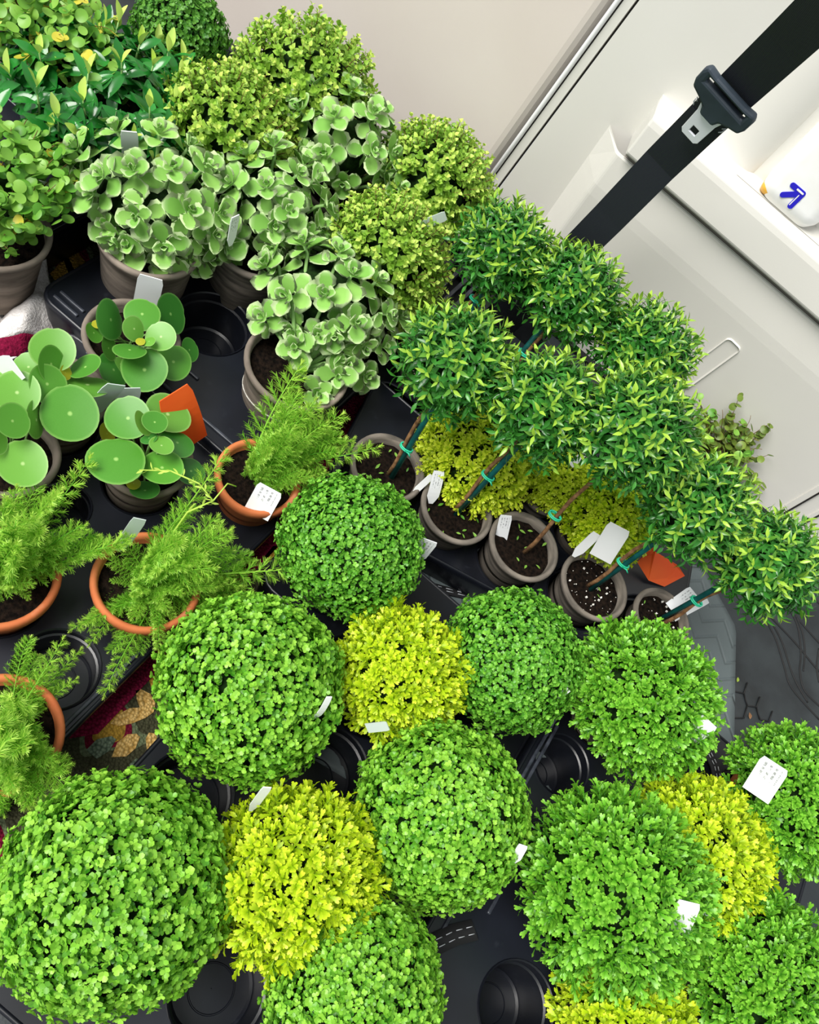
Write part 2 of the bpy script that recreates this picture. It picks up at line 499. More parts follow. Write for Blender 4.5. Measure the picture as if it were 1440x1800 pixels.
a_, b_ = on_panel(1212, 680), on_panel(1278, 596)
ctr = (a_ + b_) / 2
o1 = pill((0, 0), .0165, .068, .009); o2 = pill((0, 0), .0125, .064, .006)
V = [(x, .0005, z) for x, z in o1] + [(x, -.0035, z) for x, z in pill((0, 0), .0150, .0665, .008)] + [(x, -.0006, z) for x, z in o2]
n = len(o1)
F = [(i, (i + 1) % n, n + (i + 1) % n, n + i) for i in range(n)] + [(n + i, n + (i + 1) % n, 2 * n + (i + 1) % n, 2 * n + i) for i in range(n)]
mb = MB(); mb.add(V, F); mb.add([V[2 * n + i] for i in range(n)], [tuple(range(n))])
g_ = ob('grip_recess', mb.mesh('grip_recess', [MT['panel_grey']], smooth=False), pn)
g_.location = ctr + Vector((0, -.0004, 0)); g_.rotation_euler = (math.radians(.4), math.radians(4), 0)
# two upright grooves at the right end of the panel
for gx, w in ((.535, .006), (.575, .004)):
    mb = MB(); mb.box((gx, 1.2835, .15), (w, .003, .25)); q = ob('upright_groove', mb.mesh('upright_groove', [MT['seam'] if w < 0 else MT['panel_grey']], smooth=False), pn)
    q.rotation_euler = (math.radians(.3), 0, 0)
    mb = MB(); mb.box((gx + w, 1.2825, .15), (.0016, .003, .25)); q = ob('groove_shade', mb.mesh('groove_shade', [MT['seam']], smooth=False), pn)  # dark strip standing in for the shadow in the groove
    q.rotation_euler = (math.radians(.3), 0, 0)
# black foot of the wall
mb = MB(); mb.box((-.9, 1.322, .018), (.58, .012, .02)); struct(ob('baseboard_left', mb.mesh('baseboard_left', [MT['sill']], smooth=False)))
mb = MB(); mb.box((.55, 1.277, .035), (.70, .009, .034)); struct(ob('baseboard_right', mb.mesh('baseboard_right', [MT['sill']], smooth=False)))

# black slotted floor vent by the wall
vc = at(795, 500, .03)
vt = thing('floor_vent', 'black slotted vent grille on the van floor beside the leafy balls', 'vent', (vc.x, vc.y, 0), 0)
mb = MB()
for sx in (-1, 1): mb.box((sx * .075, 0, .016), (.006, .11, .016))
for sy in (-1, 1): mb.box((0, sy * .105, .016), (.075, .006, .016))
ob('frame', mb.mesh('vent_frame', [MT['sill']], smooth=False), vt)
mb = MB(); mb.box((0, 0, .003), (.075, .105, .003)); ob('backing', mb.mesh('vent_backing', [MT['groove']], smooth=False), vt)
mb = MB(); mb.box((0, 0, 0), (.0035, .10, .009)); me = mb.mesh('vent_slat', [MT['tray_edge']], smooth=False)
for k in range(6):
    o = ob('slat', me, vt, Matrix.Translation((-.056 + k * .0224, 0, .02)))
for yy in (-.05, .05):
    mb = MB(); mb.box((0, yy, .012), (.072, .003, .004)); ob('cross_bar', mb.mesh('vent_cross_bar', [MT['sill']], smooth=False), vt)

# ------------------------------------------------------------------ rug
def rug_mat():
    m, nt, b, out = new_mat('loop_pile_rug'); n = nt.nodes
    tc = n.new('ShaderNodeTexCoord')
    nz = n.new('ShaderNodeTexNoise'); nz.inputs['Scale'].default_value = 11; nz.inputs['Detail'].default_value = 1.5
    link(nt, tc.outputs['Object'], nz.inputs['Vector'])
    cr = n.new('ShaderNodeValToRGB'); cr.color_ramp.interpolation = 'CONSTANT'
    e = cr.color_ramp.elements
    e[0].position = 0; e[0].color = srgb('66724e')
    e[1].position = .36; e[1].color = srgb('4c4c38')
    for pos, c in ((.56, '6f7a5c'), (.60, '7a1a34'), (.66, 'b58f3a')):
        q = e.new(pos); q.color = srgb(c)
    link(nt, nz.outputs['Fac'], cr.inputs['Fac'])
    vo = n.new('ShaderNodeTexVoronoi'); vo.inputs['Scale'].default_value = 260; link(nt, tc.outputs['Object'], vo.inputs['Vector'])
    mr = n.new('ShaderNodeMapRange'); mr.inputs['From Max'].default_value = .8; mr.inputs['To Min'].default_value = 1.15; mr.inputs['To Max'].default_value = .45
    link(nt, vo.outputs['Distance'], mr.inputs['Value'])
    mu = n.new('ShaderNodeMix'); mu.data_type = 'RGBA'; mu.blend_type = 'MULTIPLY'; mu.inputs['Factor'].default_value = .6
    link(nt, cr.outputs['Color'], mu.inputs['A']); link(nt, mr.outputs['Result'], mu.inputs['B'])
    link(nt, mu.outputs['Result'], b.inputs['Base Color'])
    bp = n.new('ShaderNodeBump'); bp.inputs['Strength'].default_value = .9; bp.inputs['Distance'].default_value = .004; bp.invert = True
    link(nt, vo.outputs['Distance'], bp.inputs['Height']); link(nt, bp.outputs['Normal'], b.inputs['Normal'])
    b.inputs['Roughness'].default_value = .95; b.inputs['Specular IOR Level'].default_value = .1
    return m


def loop_mat(name, c1, c2):
    m, nt, b, out = new_mat(name); n = nt.nodes
    tc = n.new('ShaderNodeTexCoord')
    vo = n.new('ShaderNodeTexVoronoi'); vo.inputs['Scale'].default_value = 260; link(nt, tc.outputs['Object'], vo.inputs['Vector'])
    mx = n.new('ShaderNodeMix'); mx.data_type = 'RGBA'; mx.inputs['A'].default_value = c2; mx.inputs['B'].default_value = c1
    mr = n.new('ShaderNodeMapRange'); mr.inputs['From Max'].default_value = .8; link(nt, vo.outputs['Distance'], mr.inputs['Value'])
    link(nt, mr.outputs['Result'], mx.inputs['Factor']); link(nt, mx.outputs['Result'], b.inputs['Base Color'])
    bp = n.new('ShaderNodeBump'); bp.inputs['Strength'].default_value = .9; bp.inputs['Distance'].default_value = .004; bp.invert = True
    link(nt, vo.outputs['Distance'], bp.inputs['Height']); link(nt, bp.outputs['Normal'], b.inputs['Normal'])
    b.inputs['Roughness'].default_value = .95; b.inputs['Specular IOR Level'].default_value = .1
    return m


MT['rug'] = rug_mat(); MT['rug_tan'] = loop_mat('rug_tan_loops', srgb('b08a48'), srgb('f0cc86'))
MT['rug_gold'] = loop_mat('rug_gold_loops', srgb('a07a28'), srgb('e2b450'))
MT['rug_teal'] = loop_mat('rug_teal_loops', srgb('4a584a'), srgb('8c9c84'))
MT['rug_red'] = loop_mat('rug_maroon_loops', srgb('6a1030'), srgb('a82450'))
rug = thing('rug', 'floral loop pile rug with maroon border under the black trays', 'rug', (-.45, .55, 0))
mb = MB(); mb.box((0, 0, .004), (.72, .58, .004)); bevel(ob('pile', mb.mesh('rug_pile', [MT['rug']], smooth=False), rug), .003, 2)
RZ = .0083


def rug_poly(pix, m, name='woven_leaf', z=RZ):
    P = [at(px, py, z) - rug.location for px, py in pix]
    n = len(P)
    V = [(p.x, p.y, z + .0012) for p in P] + [(p.x, p.y, z - .003) for p in P]
    F = [tuple(range(n))] + [(i, n + i, n + (i + 1) % n, (i + 1) % n) for i in range(n)]
    mb = MB(); mb.add(V, F); return ob(name, mb.mesh(name, [m], smooth=False), rug)


rug_poly([(110, 1300), (172, 1290), (292, 1165), (505, 945), (470, 922), (245, 1144), (130, 1262)], MT['rug_red'], 'border_stripe')
rug_poly([(500, 940), (640, 760), (650, 690), (610, 700), (470, 925)], MT['rug_red'], 'border_stripe')
rug_poly([(194, 1272), (208, 1256), (228, 1245), (246, 1244), (240, 1228), (238, 1214), (248, 1212), (264, 1220), (273, 1236), (270, 1252), (256, 1262), (232, 1272), (210, 1276)], MT['rug_tan'])
rug_poly([(196, 1331), (206, 1306), (224, 1291), (240, 1290), (246, 1296), (238, 1316), (222, 1330)], MT['rug_tan'])
rug_poly([(256, 1298), (262, 1288), (274, 1290), (277, 1306), (262, 1328), (258, 1316)], MT['rug_tan'])
rug_poly([(262, 1196), (276, 1186), (296, 1200), (290, 1218), (268, 1214)], MT['rug_gold'])
rug_poly([(152, 1318), (170, 1300), (196, 1294), (204, 1300), (192, 1320), (170, 1334)], MT['rug_teal'])
rug_poly([(226, 1345), (240, 1333), (256, 1340), (246, 1360)], MT['rug_teal'])
rug_poly([(460, 985), (480, 960), (520, 960), (500, 1000)], MT['rug_gold'])
rug_poly([(88, 482), (110, 458), (128, 448), (136, 468), (118, 486), (98, 494)], MT['rug_gold'])
rug_poly([(112, 458), (120, 452), (132, 478), (122, 486)], MT['rug_red'])
rug_poly([(60, 512), (75, 498), (92, 512), (90, 520), (66, 522)], MT['rug_red'])
rug_poly([(86, 540), (104, 534), (112, 545), (100, 552)], MT['rug_red'])

# ------------------------------------------------------------------ quilted blanket
def quilt_mat():
    m, nt, b, out = new_mat('quilted_grey_blanket'); n = nt.nodes
    tc = n.new('ShaderNodeTexCoord'); sp = n.new('ShaderNodeSeparateXYZ'); link(nt, tc.outputs['Object'], sp.inputs[0])

    def mm(op, a, v):
        k = n.new('ShaderNodeMath'); k.operation = op; link(nt, a, k.inputs[0])
        if hasattr(v, 'default_value'): link(nt, v, k.inputs[1])
        else: k.inputs[1].default_value = v
        return k.outputs[0]
    zig = n.new('ShaderNodeMath'); zig.operation = 'PINGPONG'; link(nt, sp.outputs['X'], zig.inputs[0]); zig.inputs[1].default_value = .035
    ph = mm('MULTIPLY', mm('ADD', sp.outputs['Y'], zig.outputs[0]), 1 / .04)
    fr = n.new('ShaderNodeMath'); fr.operation = 'PINGPONG'; link(nt, ph, fr.inputs[0]); fr.inputs[1].default_value = .5
    sm = n.new('ShaderNodeMapRange'); sm.interpolation_type = 'SMOOTHSTEP'; sm.inputs['From Max'].default_value = .14
    link(nt, fr.outputs[0], sm.inputs['Value'])
    nz = n.new('ShaderNodeTexNoise'); nz.inputs['Scale'].default_value = 26; nz.inputs['Detail'].default_value = 4; link(nt, tc.outputs['Object'], nz.inputs['Vector'])
    h = mm('ADD', mm('MULTIPLY', sm.outputs['Result'], .6), mm('MULTIPLY', nz.outputs['Fac'], .8))
    bp = n.new('ShaderNodeBump'); bp.inputs['Strength'].default_value = .6; bp.inputs['Distance'].default_value = .006
    link(nt, h, bp.inputs['Height']); link(nt, bp.outputs['Normal'], b.inputs['Normal'])
    b.inputs['Base Color'].default_value = srgb('566062'); b.inputs['Roughness'].default_value = .6
    return m


MT['quilt'] = quilt_mat(); MT['binding'] = plain('black_binding', srgb('0e0f12'), .8); MT['stitch'] = plain('white_stitch', srgb('b9bdc4'), .8)
bl = thing('moving_blanket', 'dark grey quilted moving blanket spread under the topiary pots', 'blanket', (0, 0, 0))
NX, NY = 60, 46
V = []
ca_, cb_, cc_, cd_ = at(600, 800, .01), at(1236, 1000, .012), at(1330, 1800, .012), at(540, 1330, .012)
cb2 = at(1292, 1104, .012); cc2 = at(1288, 1345, .012)
for j in range(NY + 1):
    v = j / NY
    # right edge follows the corner cut seen beside the last topiary
    if v < .16: R_ = cb_.lerp(cb2, v / .16)
    elif v < .45: R_ = cb2.lerp(cc2, (v - .16) / .29)
    else: R_ = cc2.lerp(cc_, (v - .45) / .55)
    L_ = ca_.lerp(cd_, v)
    for i in range(NX + 1):
        u = i / NX
        p = L_.lerp(R_, u)
        w = noise.noise(Vector((p.x * 9, p.y * 9, 0))) * .004 + noise.noise(Vector((p.x * 24, p.y * 14, 3))) * .0025
        edge = min(1, min(u, 1 - u, v, 1 - v) * 14)
        V.append((p.x, p.y, .0105 + max(-.0015, w) * edge))
F = [(j * (NX + 1) + i, j * (NX + 1) + i + 1, (j + 1) * (NX + 1) + i + 1, (j + 1) * (NX + 1) + i) for j in range(NY) for i in range(NX)]
mb = MB(); mb.add(V, F)
o = ob('quilt', mb.mesh('quilt', [MT['quilt']]), bl)
s_ = o.modifiers.new('thickness', 'SOLIDIFY'); s_.thickness = .005; s_.offset = -1


def binding(pix, z=.03, w=.012):
    P = [at(px, py, zz) for px, py, zz in pix]
    V = []; F = []
    mb = MB()
    for i, p in enumerate(P):
        d = (P[min(i + 1, len(P) - 1)] - P[max(i - 1, 0)]); s = d.cross(Vector((0, .4, 1))).normalized() * w
        V += [p - s, p + s, p + s + Vector((0, 0, -.004)), p - s + Vector((0, 0, -.004))]
    for i in range(len(P) - 1):
        for k in range(4): F.append((i * 4 + k, i * 4 + (k + 1) % 4, i * 4 + 4 + (k + 1) % 4, i * 4 + 4 + k))
    mb.add(V, F); b_ = ob('binding', mb.mesh('binding', [MT['binding']]), bl)
    for side in (-.35, .35):
        for i in range(len(P) - 1):
            for k in (0.1, .6):
                p = P[i].lerp(P[i + 1], k); q = P[i].lerp(P[i + 1], k + .3)
                d = (q - p); s = d.cross(Vector((0, .4, 1))).normalized() * w * side; up = Vector((0, 0, .0012))
                mb = MB(); mb.tube([p + s + up, q + s + up], .0006, 4); ob('stitch', mb.mesh('stitch', [MT['stitch']]), b_)


binding([(1232, 1300, .093), (1246, 1322, .094), (1258, 1345, .095), (1264, 1370, .095), (1266, 1395, .093)])
binding([(735, 1682, .093), (765, 1660, .095), (800, 1643, .095), (835, 1634, .093)])
binding([(700, 1010, .02), (740, 1024, .02), (780, 1036, .02), (820, 1046, .015)], w=.008)

# ------------------------------------------------------------------ trays
WELL_R = .058


def tray(label, holes, rect, rz=0.0, h=.075, name='plant_tray', group='black plastic nursery trays', pivot=None, ribs=()):
    """Black carrying tray: a plate with round pockets. holes = world xy, rect = x0,x1,y0,y1 in the tray's own axes about pivot."""
    px, py = pivot if pivot else ((rect[0] + rect[1]) / 2, (rect[2] + rect[3]) / 2)
    t = thing(name, label, 'tray', (px, py, .0135), rz, group)
    inv = Matrix.Rotation(-rz, 2)
    H_ = []
    for q in holes:
        v = Vector((q[0] - px, q[1] - py)); v = inv @ v; H_.append(v)
    X0, X1, Y0, Y1 = rect[0] - px, rect[1] - px, rect[2] - py, rect[3] - py
    R_ = []
    for i, a in enumerate(H_):
        r = WELL_R
        for j, b in enumerate(H_):
            if i != j: r = min(r, (a - b).length / 2 - .003)
        r = min(r, a.x - X0 - .006, X1 - a.x - .006, a.y - Y0 - .006, Y1 - a.y - .006)
        R_.append(max(r, .03))
    bm = bmesh.new()
    ol = [bm.verts.new((x, y, h)) for x, y in [(X0 + (X1 - X0) / 2 + q[0], Y0 + (Y1 - Y0) / 2 + q[1]) for q in pill((0, 0), (X1 - X0) / 2, (Y1 - Y0) / 2, .025, 4)]]
    E = [bm.edges.new((ol[i], ol[(i + 1) % len(ol)])) for i in range(len(ol))]
    for c, r in zip(H_, R_):
        cl = [bm.verts.new((c.x + r * math.cos(2 * PI * k / 36), c.y + r * math.sin(2 * PI * k / 36), h)) for k in range(36)]
        E += [bm.edges.new((cl[k], cl[(k + 1) % 36])) for k in range(36)]
    bmesh.ops.triangle_fill(bm, edges=E, use_beauty=True, use_dissolve=False)
    for f in bm.faces:
        if f.normal.z < 0: f.normal_flip()
    me = bpy.data.meshes.new('tray_top'); bm.to_mesh(me); bm.free(); me.materials.append(MT['tray'])
    ob('top_plate', me, t)
    o2 = [(X0 + (X1 - X0) / 2 + q[0], Y0 + (Y1 - Y0) / 2 + q[1]) for q in pill((0, 0), (X1 - X0) / 2, (Y1 - Y0) / 2, .025, 4)]
    o3 = [(X0 + (X1 - X0) / 2 + q[0], Y0 + (Y1 - Y0) / 2 + q[1]) for q in pill((0, 0), (X1 - X0) / 2 + .006, (Y1 - Y0) / 2 + .006, .03, 4)]
    n = len(o2)
    V = [(x, y, h + .0) for x, y in o2] + [(x, y, h + .003) for x, y in [((a[0] + b[0]) / 2, (a[1] + b[1]) / 2) for a, b in zip(o2, o3)]] + [(x, y, h - .002) for x, y in o3] + [(x, y, h - .012) for x, y in o3] + [(x * .985, y * .985, 0) for x, y in o2]
    F = [(k * n + i, k * n + (i + 1) % n, (k + 1) * n + (i + 1) % n, (k + 1) * n + i) for k in range(4) for i in range(n)]
    mb = MB(); mb.add(V, F); ob('skirt', mb.mesh('tray_skirt', [MT['tray']]), t)
    for c, r in zip(H_, R_):
        mb = MB()
        mb.lathe([(r + .003, h - .001), (r + .002, h + .0025), (r, h + .001), (r * .985, h * .82), (r * .93, h * .80), (r * .86, .004), (r * .80, .0015), (r * .50, .0015), (r * .485, .003), (r * .47, .003), (r * .455, .0015), (0.0005, .0015)], 36)
        pm = mb.mesh('tray_pocket', [MT['tray']]); pm.set_sharp_from_angle(angle=math.radians(30))
        ob('pocket', pm, t, Matrix.Translation((c.x, c.y, 0)))
    for (xa, ya, xb, yb) in ribs:
        p = inv @ Vector((xa - px, ya - py)); q = inv @ Vector((xb - px, yb - py)); d = q - p
        mb = MB(); mb.box((0, 0, 0), (d.length / 2, .0025, .002))
        r_ = ob('stiffening_rib', mb.mesh('stiffening_rib', [MT['tray_edge']], smooth=False), t)
        r_.location = ((p.x + q.x) / 2, (p.y + q.y) / 2, h + .0015); r_.rotation_euler = (0, 0, math.atan2(d.y, d.x)); bevel(r_, .0015, 2)
    return t


# ------------------------------------------------------------------ pots
def pot_mesh(r, h, mat, rim=.012, lip=.003, base=.62, name='pot'):
    mb = MB()
    rb = r * base
    mb.lathe([(rb * .9, 0), (rb, .003), (r - lip - .002 - (r - rb) * .22, h * .74), (r - lip, h - rim * 1.15), (r - .001, h - rim), (r, h - rim * .5), (r - .001, h - .0015), (r - .004, h),
              (r - .007, h - .001), (r - .0095, h - .006), (r * .80, h * .55), (.0005, h * .55)], 44, close=True)
    return mb.mesh(name, [mat], tip=False)


def soil_mesh(r, seed=0, bumps=.004):
    rr = np.linspace(0, 1, 9)[1:]; n = 28
    V = [(0, 0, noise.noise(Vector((seed, 0, 0))) * bumps)]
    for q in rr:
        for j in range(n):
            a = 2 * PI * j / n; x, y = q * r * math.cos(a), q * r * math.sin(a)
            V.append((x, y, noise.noise(Vector((x * 90 + seed, y * 90, 0))) * bumps + noise.noise(Vector((x * 260 + seed, y * 260, 5))) * bumps * .5))
    F = [(0, 1 + j, 1 + (j + 1) % n) for j in range(n)]
    for i in range(len(rr) - 1):
        for j in range(n):
            F.append((1 + i * n + j, 1 + (i + 1) * n + j, 1 + (i + 1) * n + (j + 1) % n, 1 + i * n + (j + 1) % n))
    mb = MB(); mb.add(V, F); return mb.mesh('soil', [MT['soil']], tip=False)


POTS = {}


def add_pot(t, r, h, kind, z0=0.0, soil_drop=.018, tilt=None):
    key = (round(r, 4), round(h, 4), kind)
    if key not in POTS: POTS[key] = (pot_mesh(r, h, MT[kind], rim=.016 if kind == 'terra' else .010, base=.74 if h > .15 else .66), soil_mesh(r - .009, seed=len(POTS) * 3.1))
    me, so = POTS[key]
    p = ob('pot', me, t, Matrix.Translation((0, 0, z0)))
    s = ob('soil', so, t, Matrix.Translation((0, 0, z0 + h - soil_drop)) @ Matrix.Rotation(random.uniform(0, 6), 4, 'Z'))
    return p, s


# ------------------------------------------------------------------ leaf and sprig meshes
def leaf_geo(L, W, fold=.25, droop=.3, nseg=5, pts=(0, .5, .9, 1.0, .72, 0), tipv=0.0, curl=0.0):
    """Leaf along +Y, normal +Z, folded along the midrib. pts = half width along its length."""
    k = len(pts); V = []; F = []
    for i, w in enumerate(pts):
        t = i / (k - 1); y = L * t * math.cos(droop * t * .7); z = -L * droop * t * t * .5
        hw = W * .5 * w
        zz = z + hw * fold
        V += [(-hw, y, zz), (0, y, z), (hw, y, zz)]
    for i in range(k - 1):
        a = i * 3
        F += [(a, a + 1, a + 4, a + 3), (a + 1, a + 2, a + 5, a + 4)]
    return V, F


def xform(V, m): return [m @ Vector(v) for v in V]


def sprig_mesh(name, mats, pairs, L, leaf_len, leaf_w, tilt0, tilt1, size0=1.0, size1=.6, stem_r=.0008, tip_from=.6, jitter=.25, pts=(0, .55, .95, 1, .7, 0), fold=.3, droop=.4, top=True):
    """Upright stem along +Z carrying opposite pairs of leaves."""
    mb = MB()
    mb.tube([(0, 0, -L * .25), (0, 0, L * .4), (random.uniform(-.001, .001), 0, L)], [stem_r, stem_r, stem_r * .5], 4, 1, 0)
    a0 = random.uniform(0, 6)
    for i in range(pairs):
        u = i / max(1, pairs - 1)
        z = L * (.12 + .86 * u)
        tl = tilt0 + (tilt1 - tilt0) * u
        sz = size0 + (size1 - size0) * u
        for k in range(2):
            a = a0 + i * PI / 2 + k * PI + random.uniform(-jitter, jitter)
            V, F = leaf_geo(leaf_len * sz * random.uniform(.85, 1.1), leaf_w * sz, fold, droop, pts=pts)
            # Y axis of the leaf points out and up by its tilt
            m = Matrix.Translation((0, 0, z)) @ Matrix.Rotation(a, 4, 'Z') @ Matrix.Rotation(PI / 2 - tl + random.uniform(-.15, .15), 4, 'X')
            tp = max(0, (u - tip_from) / (1 - tip_from)) if tip_from < 1 else 0
            mb.add(xform(V, m), F, 0, tp * random.uniform(.6, 1))
    return mb.mesh(name, mats)


def moss_sprig(name, mats, L=.03, nb=8, bl=.012, bw=.0046, spread=.9, tipf=1.0):
    """Spikemoss tuft: stem with short flat branchlets that widen into cleft, lobed tips."""
    mb = MB()
    mb.tube([(0, 0, -L * .3), (0, 0, L * .9)], .0007, 4, 0, 0)

    def branch(m, ln, w, tp):
        # scalloped flat tongue with two lobes at the end, slightly hollow
        prof = [(.0, .16), (.22, .42), (.34, .36), (.52, .66), (.62, .58), (.82, .95)]
        V = []; F = []; T = []
        for t, hw in prof:
            V += [(-hw * w, t * ln, abs(hw) * w * .25 - t * t * ln * .15), (0, t * ln, -t * t * ln * .15), (hw * w, t * ln, abs(hw) * w * .25 - t * t * ln * .15)]
            T += [tp * t * .8] * 3
        for i in range(len(prof) - 1):
            a = i * 3; F += [(a, a + 1, a + 4, a + 3), (a + 1, a + 2, a + 5, a + 4)]
        b = len(V); z = -ln * .17
        V += [(-w * .85, ln * 1.02, z), (-w * .35, ln * 1.08, z), (0, ln * .9, z), (w * .35, ln * 1.08, z), (w * .85, ln * 1.02, z)]
        T += [tp] * 5
        e = (len(prof) - 1) * 3
        F += [(e, e + 1, b + 2, b + 1, b), (e + 1, e + 2, b + 4, b + 3, b + 2)]
        mb.add(xform(V, m), F, 0, T)
    for i in range(nb):
        u = i / (nb - 1)
        a = i * 2.4 + random.uniform(-.3, .3)
        tilt = spread * (1.15 - .75 * u) + random.uniform(-.12, .12)
        m = Matrix.Translation((0, 0, L * (.15 + .75 * u))) @ Matrix.Rotation(a, 4, 'Z') @ Matrix.Rotation(PI / 2 - tilt, 4, 'X') @ Matrix.Rotation(random.uniform(-.5, .5), 4, 'Y')
        branch(m, bl * random.uniform(.75, 1.15) * (1.1 - .25 * u), bw * .5 * random.uniform(.85, 1.15) * 1.1, tipf * (.35 + .65 * u))
    return mb.mesh(name, mats)


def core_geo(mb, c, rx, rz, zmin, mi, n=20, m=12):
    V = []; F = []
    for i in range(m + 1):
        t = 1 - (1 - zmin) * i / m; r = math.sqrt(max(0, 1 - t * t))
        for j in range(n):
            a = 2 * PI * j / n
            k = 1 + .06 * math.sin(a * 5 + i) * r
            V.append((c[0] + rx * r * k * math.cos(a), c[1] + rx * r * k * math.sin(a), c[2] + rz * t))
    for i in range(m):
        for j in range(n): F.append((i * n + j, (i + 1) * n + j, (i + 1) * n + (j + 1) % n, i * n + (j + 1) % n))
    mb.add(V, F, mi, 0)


# --- tiny-leaved balls (thousands of leaves a few pixels across: one part of kind stuff)
def baby_ball_mesh(name, mat, n=3600, leaf=.0052, seed=1, zmin=-.45):
    """Unit-size-free ball of radius 0.1 covered in clusters of three to four round leaflets."""
    r_ = np.random.default_rng(seed)
    i = np.arange(n); z = 1 - (1 - zmin) * (i + .5) / n; a = i * 2.399963 + r_.uniform(-.3, .3, n)
    rr = np.sqrt(np.maximum(0, 1 - z * z))
    D = np.stack([rr * np.cos(a), rr * np.sin(a), z], 1)
    D += r_.normal(scale=.02, size=D.shape); D /= np.linalg.norm(D, axis=1, keepdims=True)
    lump = np.array([noise.noise(Vector(d * 2.6) + Vector((seed, 0, 0))) for d in D]) * .010 + np.array([noise.noise(Vector(d * 9.0) + Vector((0, seed, 0))) for d in D]) * .0045
    depth = r_.uniform(-.014, .004, n)
    R = .1 + lump + depth
    C = D * R[:, None]; C[:, 2] *= .88
    hexa = np.array([[0, 0], [.42, .30], [.46, .72], [0, 1.0], [-.46, .72], [-.42, .30]])
    V = []; F = []; T = []; vi = 0
    nv = 6
    allV = []; allT = []
    for q in range(n):
        d = D[q] + r_.normal(scale=.42, size=3); d /= np.linalg.norm(d)
        u = np.cross(d, [.3, .2, .9]); u /= (np.linalg.norm(u) + 1e-9); w = np.cross(d, u)
        k = 3 if r_.random() < .55 else 4
        a0 = r_.uniform(0, 6.28); sz = leaf * r_.uniform(.75, 1.2)
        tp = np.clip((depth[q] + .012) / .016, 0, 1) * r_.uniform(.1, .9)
        for j in range(k):
            an = a0 + j * 2 * PI / k + r_.uniform(-.25, .25)
            yv = math.cos(an) * u + math.sin(an) * w; xv = np.cross(yv, d)
            lift = r_.uniform(.05, .5)
            yv = yv * math.cos(lift) + d * math.sin(lift)
            P = C[q] + hexa[:, :1] * sz * xv + hexa[:, 1:] * sz * yv + (np.abs(hexa[:, :1]) * .25 * sz) * d
            allV.append(P); allT.append(np.full(6, tp))
    V = np.concatenate(allV); T = np.concatenate(allT)
    m = len(V) // 6; base = (np.arange(m) * 6)[:, None]
    F = np.concatenate([base + np.array([0, 1, 2, 3]), base + np.array([0, 3, 4, 5])])
    # dark core painted as the shade deep between the leaves
    mb = MB()
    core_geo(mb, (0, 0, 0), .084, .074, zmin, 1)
    off = len(V)
    Vn = np.concatenate([V, np.array(mb.v)]); Fl = [tuple(f) for f in F] + [tuple(i + off for i in f) for f in mb.f]
    mi = [0] * len(F) + [1] * len(mb.f); T = np.concatenate([T, np.zeros(len(mb.v))])
    return mesh_np(name, Vn, Fl, [mat, MT['core']], mi, T, smooth=True)


BABY = [baby_ball_mesh('tiny_leaf_foliage', MT['baby'], 5600, .0046, 3), baby_ball_mesh('tiny_leaf_foliage', MT['baby'], 6000, .0043, 8), baby_ball_mesh('tiny_leaf_foliage', MT['baby_mid'], 6600, .0038, 5)]
BABY_DARK = baby_ball_mesh('fine_dark_foliage', MT['baby_dark'], 2600, .006, 21)


def place_ball(px, py, z, rpx): 
    p = at(px, py, z); d = (p - CAM).dot(V_FW); return p, rpx / FPX * d


def baby_plant(px, py, zc, rpx, label, mesh, pot='dark_clay', sq=1.0):
    p, r = place_ball(px, py, zc, rpx)
    t = thing('tiny_leaved_plant', label, 'plant', (p.x, p.y, .0165), 0, 'ball-shaped tiny-leaved plants')
    add_pot(t, .056, .115, pot)
    f = ob('foliage', mesh, t, Matrix.Translation((0, 0, zc - .0165)) @ Matrix.Rotation(random.uniform(0, 6.28), 4, 'Z') @ Matrix.Diagonal((r / .103, r / .103, r / .103 * sq, 1)))
    f['kind'] = 'stuff'
    return t, p, r


GOLD_S = [moss_sprig('golden_sprig', [MT['gold']], .026, 9, .0125, .0062, .95) for _ in range(4)]
GOLDD_S = [moss_sprig('golden_sprig', [MT['gold_shade_lift']], .022, 9, .0105, .0052, .95) for _ in range(4)]
SELA_S = [moss_sprig('green_sprig', [MT['sela']], .028, 10, .0115, .0058, .9) for _ in range(4)]


def inner_fill(name, sprigs, mat, n, R, zmin, sq, scale=1.0):
    """Second layer of sprigs below the surface, one mesh, with a dark core standing in for the shaded inside."""
    mb = MB()
    for d in dome_points(n, zmin):
        me = sprigs[random.randrange(len(sprigs))]
        m = frame_mat(Vector((d.x * R, d.y * R, d.z * R * sq)), (d + rand_dir() * .35 + Vector((0, 0, .25))), None, scale, random.uniform(0, 6))
        mb.add([m @ v.co for v in me.vertices], [tuple(p.vertices) for p in me.polygons], 0, [x.value for x in me.attributes['tip'].data])
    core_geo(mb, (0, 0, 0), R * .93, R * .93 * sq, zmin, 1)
    return mb.mesh(name, [mat, MT['core']])


SELA_IN = inner_fill('spikemoss_inner', SELA_S, MT['sela'], 220, .078, -.4, .9)
GOLD_IN = inner_fill('golden_inner', GOLD_S, MT['gold_shade_lift'], 200, .076, -.4, .9)
GOLDD_IN = inner_fill('golden_inner', GOLDD_S, MT['gold_shade_lift'], 200, .076, -.4, .9)


